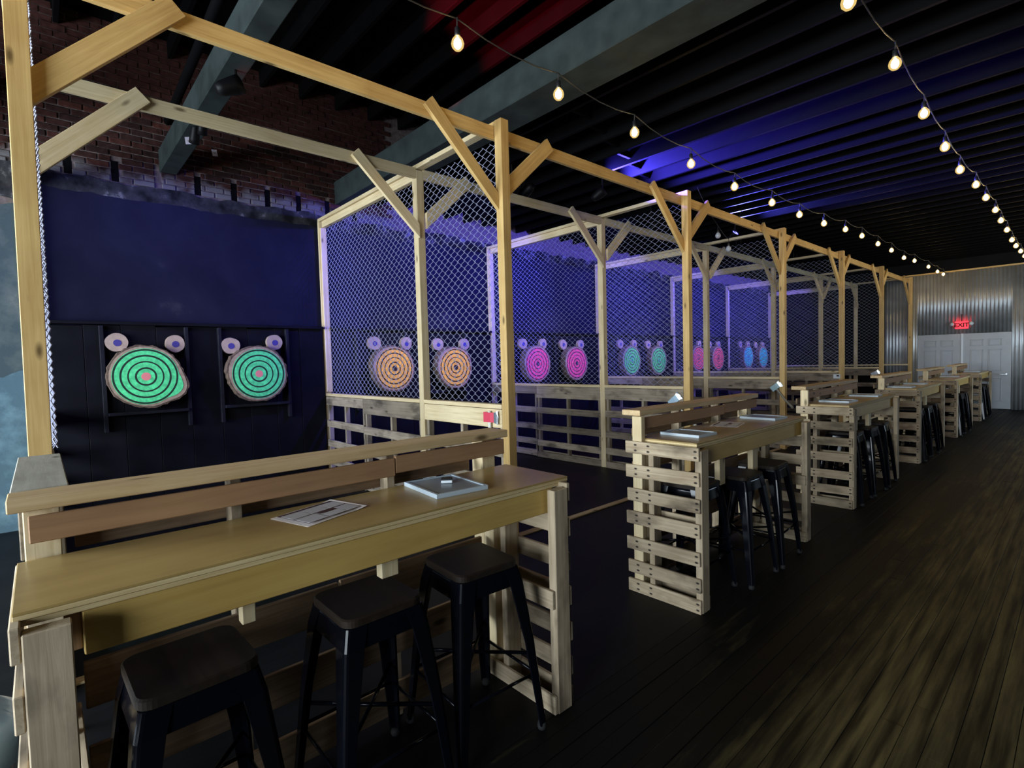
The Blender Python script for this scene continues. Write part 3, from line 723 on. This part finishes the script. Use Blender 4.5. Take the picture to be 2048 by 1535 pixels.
# ------------------------------------------------------------------ stools
def make_stool():
    s = thing('bar_stool', (0, 0, 0), '', 'stool', 'black metal bar stools')
    h, hw = 0.76, 0.155
    bm = bmesh.new(); n = 6; pts = []
    for (cx, cy, a0) in ((1, 1, 0), (-1, 1, PI/2), (-1, -1, PI), (1, -1, 1.5*PI)):
        for q in range(n+1):
            a = a0+PI/2*q/n; pts.append((cx*(hw-0.045)+0.045*math.cos(a), cy*(hw-0.045)+0.045*math.sin(a)))
    for (z0, z1, sc) in ((h-0.028, h, 1.0),):
        b = [bm.verts.new((x*sc, y*sc, z0)) for x, y in pts]; t2 = [bm.verts.new((x*sc, y*sc, z1-0.005)) for x, y in pts]; t3 = [bm.verts.new((x*sc*0.965, y*sc*0.965, z1)) for x, y in pts]
        m_ = len(pts)
        for k in range(m_):
            bm.faces.new((b[k], b[(k+1) % m_], t2[(k+1) % m_], t2[k])); bm.faces.new((t2[k], t2[(k+1) % m_], t3[(k+1) % m_], t3[k]))
        bm.faces.new(t3); bm.faces.new(list(reversed(b)))
    bm_obj('seat', bm, SEATWOOD, s)
    # steel skirt, flaring a little
    bm = bmesh.new(); rings = []
    for (z, sc) in ((h-0.029, 0.97), (h-0.045, 0.985), (h-0.105, 1.05)):
        rings.append([bm.verts.new((x*sc, y*sc, z)) for x, y in pts])
    m_ = len(pts)
    for a, b in zip(rings, rings[1:]):
        for k in range(m_): bm.faces.new((a[k], a[(k+1) % m_], b[(k+1) % m_], b[k]))
    bm.faces.new(rings[0]); bm_obj('skirt', bm, BLACKSTEEL, s, smooth=True)
    # four pressed legs, wide at the top, narrow at the foot, with a rounded outer corner
    def leg(cx, cy):
        bm = bmesh.new(); rings = []
        for (z, half, wd) in ((h-0.03, hw-0.004, 0.078), (h-0.10, hw+0.012, 0.072), (0.40, hw+0.042, 0.052), (0.02, hw+0.072, 0.034)):
            c = half; r = 0.016 if z > 0.1 else 0.010; ring = []
            out = [(c-wd, c)] + [(c-r+r*math.cos(a), c-r+r*math.sin(a)) for a in (PI/2, PI/3, PI/6, 0)] + [(c, c-wd)]
            inn = [(c-0.009, c-wd), (c-0.009-r*0.6, c-0.009-r*0.6), (c-wd, c-0.009)]
            for (x, y) in out+inn: ring.append(bm.verts.new((x*cx, y*cy, z)))
            rings.append(ring)
        m2 = len(rings[0])
        for a, b in zip(rings, rings[1:]):
            for k in range(m2): bm.faces.new((a[k], a[(k+1) % m2], b[(k+1) % m2], b[k]))
        bm.faces.new(rings[0]); bm.faces.new(list(reversed(rings[-1])))
        lg = bm_obj('leg', bm, BLACKSTEEL, s)
        f = bmesh.new(); c = (hw+0.072-0.016); lathe(f, [(0.018, 0.0), (0.021, 0.012), (0.018, 0.03)], 10, c=(c*cx, c*cy, 0))
        bm_obj('rubber_foot', f, RUBBER, lg, smooth=True)
    for cx in (1, -1):
        for cy in (1, -1): leg(cx, cy)
    c = hw+0.03
    for (p, q) in (((c, c), (-c, -c)), ((c, -c), (-c, c))):
        bm = bmesh.new(); tube(bm, [(p[0], p[1], 0.34), (0, 0, 0.335), (q[0], q[1], 0.34)], 0.008, 8); bm_obj('rung', bm, BLACKSTEEL, s, smooth=True)
    for (p, q) in (((c+.01, c), (c+.01, -c)), ((-c-.01, c), (-c-.01, -c)), ((c, c+.01), (-c, c+.01)), ((c, -c-.01), (-c, -c-.01))):
        bm = bmesh.new(); tube(bm, [(p[0], p[1], 0.25), (q[0], q[1], 0.25)], 0.007, 8); bm_obj('rung', bm, BLACKSTEEL, s, smooth=True)
    return s
STOOL_SPOTS = [[(-1.80, 0.295, 0.03), (-1.815, 0.875, 0.0), (-1.825, 1.375, -0.06)],
               [(-1.86, 3.345, 0.03), (-1.76, 3.80, 0.0), (-1.76, 4.30, 0.06)]]
for k in range(2, 6): STOOL_SPOTS.append([(-1.80, k*LP+0.28, 0.02*k), (-1.79, k*LP+0.80, -0.03), (-1.80, k*LP+1.36, 0.05)])
proto = make_stool(); first = True
pos = ['nearest the camera', 'in the middle', 'farthest from the camera']
for k in range(6):
    for q, (x, y, rz) in enumerate(STOOL_SPOTS[k]):
        o = proto if first else copy_tree(proto); first = False
        o.location = (x, y, 0); o.rotation_euler = (0, 0, rz)
        o['label'] = 'black stool tucked under the %s bar table, the one %s' % (ORD[k].split(' ')[0], pos[q])

# ------------------------------------------------------------------ things on the tables
def whiteboard(x, y, rz, sx, sy, label, marker=True, eraser=False):
    t = thing('score_whiteboard', (x, y, 1.0705), label, 'whiteboard', 'small whiteboards on the tables'); t.rotation_euler = (0, 0, rz)
    bm = bmesh.new()
    for (a, b, c, d) in ((-sx, sx, -sy, -sy+0.012), (-sx, sx, sy-0.012, sy), (-sx, -sx+0.012, -sy+0.012, sy-0.012), (sx-0.012, sx, -sy+0.012, sy-0.012)):
        r = bmesh.ops.create_cube(bm, size=1.0)
        for v in r['verts']: v.co = Vector(((a+b)/2+v.co.x*(b-a), (c+d)/2+v.co.y*(d-c), 0.009+v.co.z*0.018))
    bm_obj('frame', bm, BOARDFRAME, t)
    link('board', box_mesh(2*sx-0.024, 2*sy-0.024, 0.008, 0), plain_board, t, (0, 0, 0.010))
    if marker:
        bm = bmesh.new(); tube(bm, [(-sx-0.014, -sy*0.2, 0.010), (-sx-0.014, sy*0.35, 0.010)], 0.008, 8); bm_obj('marker', bm, WHITEPL, t)
        bm = bmesh.new(); tube(bm, [(-sx-0.014, -sy*0.75, 0.010), (-sx-0.014, -sy*0.2, 0.010)], 0.0085, 8); bm_obj('marker_cap', bm, BLACKPL, t)
    return t
plain_board = plain('whiteboard_surface', srgb(124, 134, 142), rough=0.3); BOARDFRAME = plain('whiteboard_frame', srgb(176, 188, 196), rough=0.4)
whiteboard(-1.915, 1.315, -0.10, 0.155, 0.125, 'white-framed whiteboard carrying a small eraser on the nearest table')
er = thing('eraser', (-1.93, 1.335, 1.0865), 'small black and white eraser lying on the nearest whiteboard', 'eraser'); er.rotation_euler = (0, 0, 0.9)
link('felt', box_mesh(0.05, 0.028, 0.012, 0.002), WHITEPL, er, (0, 0, 0.006)); link('grip', box_mesh(0.05, 0.028, 0.010, 0.002), BLACKPL, er, (0, 0, 0.017))
whiteboard(-1.905, 3.40, -0.03, 0.15, 0.12, 'whiteboard at the near end of the second bar table')
whiteboard(-1.89, 4.64, -0.04, 0.15, 0.12, 'whiteboard at the far end of the second bar table')
whiteboard(-1.89, 6.66, -0.05, 0.15, 0.14, 'whiteboard at the near end of the third bar table')
whiteboard(-1.87, 7.66, 0.04, 0.15, 0.13, 'whiteboard at the far end of the third bar table')
whiteboard(-1.90, 9.66, 0.0, 0.15, 0.13, 'whiteboard at the near end of the fourth bar table')
whiteboard(-1.90, 10.62, 0.0, 0.14, 0.12, 'whiteboard at the far end of the fourth bar table')
whiteboard(-1.88, 13.6, 0.05, 0.14, 0.12, 'whiteboard on the fifth bar table')
whiteboard(-1.88, 16.6, 0.0, 0.14, 0.12, 'whiteboard on the farthest bar table')
def score_sheet(x, y, rz, label):
    t = thing('score_sheet', (x, y, 1.0705), label, 'paper', 'printed sheets on the tables'); t.rotation_euler = (0, 0, rz)
    L_, W_ = 0.272, 0.208
    vs = []; fs = []; n = 12
    for i in range(n+1):
        u = i/n; zz = 0.004*math.sin(u*PI)*0.4 + (0.006*max(0, (u-0.85)/0.15))
        vs += [((u-0.5)*L_, -W_/2, zz), ((u-0.5)*L_, W_/2, zz+0.001)]
    for i in range(n): fs.append((2*i, 2*i+2, 2*i+3, 2*i+1))
    vs2 = [(a, b, c-0.0004) for a, b, c in vs]; m_ = len(vs)
    fs2 = [tuple(reversed([q+m_ for q in f])) for f in fs]
    mesh('sheet', vs+vs2, fs+fs2+[(0, 1, 1+m_, m_), (2*n, 2*n+m_, 2*n+1+m_, 2*n+1)], PAPER, t)
    for (a, b, c, d, mt) in ((-0.12, 0.12, 0.074, 0.088, PRINT_DARK), (-0.02, 0.055, -0.028, -0.006, PRINT_DARK),
                             (-0.115, -0.035, 0.0, 0.07, PRINT_GREY), (-0.03, 0.045, 0.0, 0.07, PRINT_GREY), (0.05, 0.118, 0.0, 0.07, PRINT_GREY),
                             (-0.115, -0.03, -0.085, -0.008, PRINT_GREY), (-0.022, 0.055, -0.085, -0.033, PRINT_GREY), (0.06, 0.118, -0.085, -0.008, PRINT_GREY),
                             (-0.12, -0.117, -0.09, 0.088, PRINT_DARK), (0.12, 0.123, -0.09, 0.088, PRINT_DARK), (-0.12, 0.12, -0.0905, -0.088, PRINT_DARK), (-0.12, 0.12, -0.004, -0.001, PRINT_DARK)):
        link('printed_block', box_mesh(b-a, d-c, 0.0004, 0), mt, t, ((a+b)/2, (c+d)/2, 0.0062 if abs(a+b) < 0.2 else 0.0055))
    return t
score_sheet(-1.942, 0.762, math.atan2(0.255, -0.08), 'printed score sheet lying on the nearest bar table')
score_sheet(-1.93, 4.05, math.atan2(0.255, -0.06), 'printed score sheet lying on the second bar table')

# ------------------------------------------------------------------ axes parked on the dividers
def axe(loc, ang, headcol, handlecol, label):
    t = thing('throwing_axe', loc, label, 'axe', 'axes parked at the lane posts'); t.rotation_euler = (0, ang, 0); t.scale = (1.3, 1.3, 1.3)
    hm = plain('axe_head_%d' % len(MATS), headcol, rough=0.4); ham = plain('axe_handle_%d' % len(MATS), handlecol, rough=0.5)
    vs = []
    prof = [(-0.075, -0.036, 0.012), (0.0, -0.034, 0.014), (0.035, -0.034, 0.009)]
    for (x, z, ty) in prof: vs += [(x, -ty, z), (x, ty, z), (x, ty, -z), (x, -ty, -z)]
    fs = [(0, 1, 2, 3), (8, 11, 10, 9)]
    for a in (0, 4):
        for k in range(4): fs.append((a+k, a+4+k, a+4+(k+1) % 4, a+(k+1) % 4))
    mesh('head', vs, fs, hm, t)
    bl = [(0.035, -0.034, 0.008), (0.055, -0.042, 0.005), (0.068, -0.05, 0.0008), (0.074, 0.0, 0.0008), (0.068, 0.05, 0.0008), (0.055, 0.042, 0.005), (0.035, 0.034, 0.008)]
    v2 = [(x, -ty, z) for x, z, ty in bl]+[(x, ty, z) for x, z, ty in bl]; m_ = len(bl)
    f2 = [tuple(range(m_)), tuple(reversed(range(m_, 2*m_)))]+[(k, k+m_, (k+1) % m_+m_, (k+1) % m_) for k in range(m_)]
    mesh('blade', v2, f2, CHROME, t)
    bm = bmesh.new(); rings = []
    for (z, a, b) in ((0.045, 0.014, 0.010), (-0.05, 0.015, 0.011), (-0.22, 0.013, 0.011), (-0.32, 0.017, 0.012), (-0.345, 0.014, 0.010)):
        rings.append([bm.verts.new((-0.02+a*math.cos(2*PI*q/10)+(0.01 if z < -0.3 else 0), b*math.sin(2*PI*q/10), z)) for q in range(10)])
    for a, b in zip(rings, rings[1:]):
        for q in range(10): bm.faces.new((a[q], a[(q+1) % 10], b[(q+1) % 10], b[q]))
    bm.faces.new(rings[0]); bm.faces.new(list(reversed(rings[-1]))); bm_obj('handle', bm, ham, t, smooth=True)
axe((XP-0.215, DIV_Y[1]-0.020, 1.115), 0.0, srgb(214, 70, 92), srgb(220, 218, 205), 'red-headed axe with pale handle at the nearest divider post')
axe((XP-0.20, DIV_Y[2]-0.020, 1.06), -0.75, srgb(176, 206, 226), srgb(190, 186, 175), 'tilted light-blue axe at the second divider post')
axe((XP-0.13, DIV_Y[3]-0.020, 1.075), -0.65, srgb(168, 200, 208), srgb(150, 146, 130), 'slanting axe with long grey handle at the third divider post')
sg = thing('lane_card', (XP-0.12, DIV_Y[4]-0.012, 1.12), 'small white card fixed at the fourth divider post', 'sign')
link('card', box_mesh(0.13, 0.004, 0.09, 0), WHITEPL, sg, (0, 0, 0)); link('printed_block', box_mesh(0.05, 0.001, 0.03, 0), BLACKPL, sg, (0.02, -0.003, 0.012))
axe((XP-0.15, DIV_Y[5]-0.020, 1.08), -0.5, srgb(200, 206, 210), srgb(170, 160, 140), 'pale axe at the fifth divider post')

# ------------------------------------------------------------------ exit sign
ex = thing('exit_sign', (-2.36, YF-0.03, 2.28), 'glowing red EXIT sign with emergency lamps above the grey doors', 'exit sign')
EXRED = plain('exit_red', srgb(230, 30, 40), rough=0.5, emit=(1.0, 0.03, 0.05, 1), strength=2.2)
EXDARK = plain('exit_letter', srgb(70, 6, 10), rough=0.6)
bx('housing', EXRED, -2.50, -2.22, YF-0.09, YF-0.03, 2.185, 2.385, ex, bev=0.006)
for s in (-1, 1):
    bm = bmesh.new(); lathe(bm, [(0.0, -0.05), (0.03, -0.045), (0.045, 0.0), (0.05, 0.03)], 14, axis='Y', c=(0, 0, 0))
    hd = bm_obj('emergency_lamp', bm, WHITEPL, ex, loc=(s*0.20, -0.05, 0.03), smooth=True); hd.rotation_euler = (0.2, 0, PI+s*0.4)
bm = bmesh.new(); tube(bm, [(0, -0.03, 0.10), (0, -0.03, 0.30)], 0.01, 8); bm_obj('conduit', bm, BLACKPL, ex)
fc = bpy.data.curves.new('exit_text', 'FONT'); fc.body = 'EXIT'; fc.size = 0.15; fc.align_x = 'CENTER'; fc.align_y = 'CENTER'; fc.extrude = 0.002; fc.offset = 0.006
fo = bpy.data.objects.new('lettering_source', fc); COL.objects.link(fo)
dg = bpy.context.evaluated_depsgraph_get(); me = bpy.data.meshes.new_from_object(fo.evaluated_get(dg)); bpy.data.objects.remove(fo)
me.materials.clear()
link('lettering', me, EXDARK, ex, (0, -0.0635, 0.0), (PI/2, 0, 0))

# ------------------------------------------------------------------ string lights
FILAMENT = plain('filament_glow', (1, 0.85, 0.5, 1), rough=0.2, emit=(1.0, 0.76, 0.38, 1), strength=BULB_STRENGTH)
def mat_amber():
    m, nt, b = newmat('amber_glow_shell'); nt.nodes.remove(b); N = nt.nodes.new; L = nt.links.new
    o = nt.nodes['Material Output']; t = N('ShaderNodeBsdfTransparent'); t.inputs[0].default_value = (1.0, 0.9, 0.66, 1)
    e = N('ShaderNodeEmission'); e.inputs[0].default_value = (1.0, 0.72, 0.26, 1); e.inputs[1].default_value = 1.1  # shell emits by itself, standing in for the halo around the bulb
    mx = N('ShaderNodeMixShader'); mx.inputs[0].default_value = 0.5; L(t.outputs[0], mx.inputs[1]); L(e.outputs[0], mx.inputs[2]); L(mx.outputs[0], o.inputs[0])
    return m
BULBGLOW = mat_amber()
BULBOFF = plain('bulb_off', srgb(190, 195, 205), rough=0.1, spec=0.8)
def bulb_mesh(nm):
    bm = bmesh.new(); lathe(bm, [(0.005, -0.112), (0.022, -0.106), (0.037, -0.088), (0.041, -0.068), (0.035, -0.046), (0.020, -0.027), (0.014, -0.02)], 14)
    bmesh.ops.recalc_face_normals(bm, faces=bm.faces); me = bpy.data.meshes.new(nm); bm.to_mesh(me); bm.free()
    for p in me.polygons: p.use_smooth = True
    return me
def socket_mesh():
    bm = bmesh.new(); lathe(bm, [(0.006, 0.03), (0.016, 0.022), (0.018, -0.022), (0.015, -0.03)], 12)
    bmesh.ops.recalc_face_normals(bm, faces=bm.faces); me = bpy.data.meshes.new('socket'); bm.to_mesh(me); bm.free()
    for p in me.polygons: p.use_smooth = True
    me.materials.append(BLACKPL)
    return me
BM_ON = bulb_mesh('bulb_on'); BM_ON.materials.append(BULBGLOW); BM_OFF = bulb_mesh('bulb_off'); BM_OFF.materials.append(BULBOFF); SK = socket_mesh()
BM_FIL = BM_ON.copy(); BM_FIL.materials.clear(); BM_FIL.materials.append(FILAMENT)
for v in BM_FIL.vertices: v.co = Vector((v.co.x*0.6, v.co.y*0.6, -0.068+(v.co.z+0.068)*0.72))
CABLE = plain('cable', (0.03, 0.028, 0.025, 1), rough=0.5)
def string(name, pts, label, blabel, on=True, ends=None):
    c = bpy.data.objects.new(name, None); COL.objects.link(c); c.location = pts[0]
    tag(c, label, 'string lights')
    bm = bmesh.new(); path = []
    allp = ([ends[0]] if ends else []) + [(p[0], p[1], p[2]+0.14) for p in pts] + ([ends[1]] if ends else [])
    for a, b in zip(allp, allp[1:]):
        for q in range(4):
            u = q/4; path.append((a[0]+(b[0]-a[0])*u, a[1]+(b[1]-a[1])*u, a[2]+(b[2]-a[2])*u - 0.05*4*u*(1-u)*min(1, (Vector(b)-Vector(a)).length)))
    path.append(allp[-1]); tube(bm, path, 0.0045, 6); bm_obj('cable', bm, CABLE, c, loc=-Vector(pts[0]))
    for i, p in enumerate(pts):
        b = thing('hanging_bulb', p, blabel(i, len(pts)), 'light bulb', 'bulbs on '+label)
        g = link('glass', BM_ON if on else BM_OFF, None, b, (0, 0, 0.055))
        if on: link('filament', BM_FIL, None, b, (0, 0, 0.055))
        link('socket', SK, None, b, (0, 0, 0.06))
        bm = bmesh.new(); tube(bm, [(0, 0, 0.085), (0.004, 0, 0.145)], 0.004, 6); bm_obj('lead', bm, CABLE, b)
def nm(side_):
    words = ['first', 'second', 'third', 'fourth', 'fifth', 'sixth', 'seventh', 'eighth', 'ninth', 'tenth', 'eleventh', 'twelfth', 'thirteenth', 'fourteenth', 'fifteenth', 'sixteenth', 'seventeenth', 'eighteenth', 'nineteenth', 'twentieth']
    return lambda i, n: '%s glowing bulb of the %s string light, counted from the camera' % (words[i], side_)
kL = 2.68/2.2
Lz = [(1.677, 3.269), (2.438, 3.254), (3.234, 3.238), (4.022, 3.199), (4.8, 3.172), (5.643, 3.181), (6.4, 3.186), (7.207, 3.213), (8.048, 3.265), (8.801, 3.285), (9.644, 3.281), (10.461, 3.282), (11.325, 3.257), (12.144, 3.294), (13.403, 3.311), (14.337, 3.3), (15.0, 3.304)]
ptsL = [(-2.68, y*kL, CAM_H+(z-CAM_H)*kL) for y, z in Lz]
kR = 0.96/0.8
Rz = [(2.97, 3.312), (3.866, 3.339), (4.682, 3.287), (5.479, 3.257), (6.206, 3.238), (7.188, 3.306), (7.958, 3.32), (8.841, 3.335), (9.444, 3.303), (10.192, 3.291), (10.908, 3.248), (11.548, 3.241), (12.4, 3.26), (13.2, 3.27), (14.0, 3.26), (14.8, 3.28)]
ptsR = [(-0.96, y*kR, CAM_H+(z-CAM_H)*kR) for y, z in Rz]
ptsL = [(-2.68, 0.15, 3.66), (-2.68, 1.1, 3.645)] + ptsL
string('string_light_cable', ptsL, 'string of glowing bulbs nearer the lanes', nm('lane-side'), ends=((-2.68, -0.8, 3.95), (-2.68, YF-0.06, 3.72)))
string('string_light_cable', ptsR, 'string of glowing bulbs over the aisle', nm('aisle-side'), ends=((-0.96, 2.45, 3.9), (-0.96, YF-0.06, 3.72)))
uo = [(-3.9, 7.93, 3.50), (-3.9, 8.28, 3.34)]
string('unlit_string_cable', uo, 'short string of unlit bulbs above the pink-target lane', lambda i, n: ['upper', 'lower'][i]+' unlit bulb hanging in the pink-target lane', on=False, ends=((-3.9, 7.3, 4.1), (-4.0, 9.0, 4.1)))

# ------------------------------------------------------------------ lane lamps
LENSBLUE = plain('lens_blue', (0.1, 0.1, 1, 1), rough=0.2, emit=(0.12, 0.12, 1.0, 1), strength=6)
LENSWHITE = plain('lens_white', (1, 1, 1, 1), rough=0.2, emit=(0.75, 0.85, 1.0, 1), strength=6)
LENSRED = plain('lens_red', (1, 0.05, 0.05, 1), rough=0.2, emit=(1.0, 0.02, 0.05, 1), strength=4)
def par(loc, target_, label, lens, energy, color, spot=1.7, blend=0.6, hang=4.1, r=0.07):
    t = thing('stage_lamp', loc, label, 'lamp', 'stage lamps over the lanes')
    q = (Vector(target_)-Vector(loc)).to_track_quat('Z', 'Y').to_euler()
    bm = bmesh.new(); lathe(bm, [(r*0.55, -0.16), (r*0.8, -0.12), (r, -0.02), (r*1.05, 0.03), (r*0.95, 0.03), (r*0.9, 0.0)], 18); bm_obj('can', bm, FIXTURE, t, rot=q, smooth=True)
    bm = bmesh.new(); lathe(bm, [(0.001, 0.012), (r*0.6, 0.010), (r*0.93, 0.004), (r*0.93, 0.001)], 18); bm_obj('lens', bm, lens, t, rot=q, smooth=True)
    bm = bmesh.new(); tube(bm, [(0, 0, 0.0), (0, 0.0, hang-loc[2])], 0.012, 8); bm_obj('hanger', bm, FIXTURE, t)
    d = (Vector(target_)-Vector(loc)).normalized()*0.06
    l = lamp('stage_light', 'SPOT', Vector(loc)+d, energy, color, target=target_, spot_size=spot, spot_blend=blend, shadow_soft_size=0.05)
    l.parent = t; l.matrix_parent_inverse = Matrix.Translation(-Vector(loc))
    return t
for i in range(6):
    c = (DIV_Y[i]+DIV_Y[i+1])/2+0.15
    X = -4.95; Z = 3.80
    if i == 0: X, c, Z = -6.0, 1.26, 3.90
    par((X, c, Z), (XW, c+0.0, 2.75 if i else 1.9), 'blue stage lamp lighting the wall of the '+LANES[i], LENSBLUE if i in (0, 1, 2) else LENSWHITE, BLUE_W*(0.13 if i == 0 else 1.0), (0.10, 0.09, 1.0), hang=4.4 if i else 4.0, r=0.07 if i else 0.045, spot=2.0 if i else 2.3)
    if i: par((X, c-0.22, Z-0.04), (XW, c-0.1, 1.55), 'white stage lamp lighting the targets of the '+LANES[i], LENSWHITE, 150, (1.0, 0.90, 0.78), spot=0.75, blend=0.7, hang=4.4)
    else: par((-5.75, 1.28, 3.91), (XW, 1.5, 1.6), 'added white stage lamp on the girder of the nearest lane', LENSWHITE, 26, (1.0, 0.93, 0.85), spot=0.75, blend=0.7, hang=4.0, r=0.04)  # added lamp, brightens the nearest targets in place of their fluorescence
par((-4.6, 1.28, 3.88), (-4.4, 4.2, 5.45), 'red stage lamp aimed at the rafters above the nearest lane', LENSRED, 3600, (1.0, 0.01, 0.04), spot=0.6, blend=0.5, hang=4.0)
par((-4.4, 5.7, 3.86), (-3.3, 6.3, 4.75), 'blue stage lamp aimed at the joists above the orange-target lane', LENSBLUE, 4500, (0.08, 0.06, 1.0), spot=2.0, blend=0.8, hang=4.4)
par((-4.4, 9.6, 3.86), (-3.3, 9.2, 4.75), 'blue stage lamp aimed at the joists above the pink-target lane', LENSBLUE, 4000, (0.10, 0.10, 1.0), spot=2.0, blend=0.8, hang=4.4)

# ------------------------------------------------------------------ small odds and ends
cdp = plain('card_white', srgb(220, 215, 235), rough=0.6)
def card(loc, rot, label):
    t = thing('paper_card', loc, label, 'card', 'cards on the brick wall'); t.rotation_euler = rot
    link('card', box_mesh(0.004, 0.06, 0.08, 0), cdp, t); link('printed_block', box_mesh(0.001, 0.03, 0.02, 0), PRINT_GREY, t, (0.0025, 0, 0.0))
card((XW+0.022, 1.79, 4.36), (0.15, 0, 0), 'small white card on the bricks right of the girder')
card((-6.2, 1.25, 3.96), (0.4, 0.9, 0.2), 'small white card hanging at the girder by the left lamp')
bn = thing('waste_bin', (-2.42, -0.305, -0.0), 'grey waste bin with pale plastic liner beside the nearest table', 'bin')
bm = bmesh.new(); lathe(bm, [(0.15, 0.0), (0.19, 0.46), (0.2, 0.47), (0.18, 0.47), (0.14, 0.02)], 24); bm_obj('bucket', bm, BINGREY, bn, smooth=True)
bm = bmesh.new(); lathe(bm, [(0.205, 0.36), (0.212, 0.48), (0.19, 0.50), (0.12, 0.56), (0.03, 0.52)], 28)
for v in bm.verts: v.co += Vector((1, 1, 1))*0.018*noise.noise(v.co*14)
bm_obj('liner', bm, LINER, bn, smooth=True)
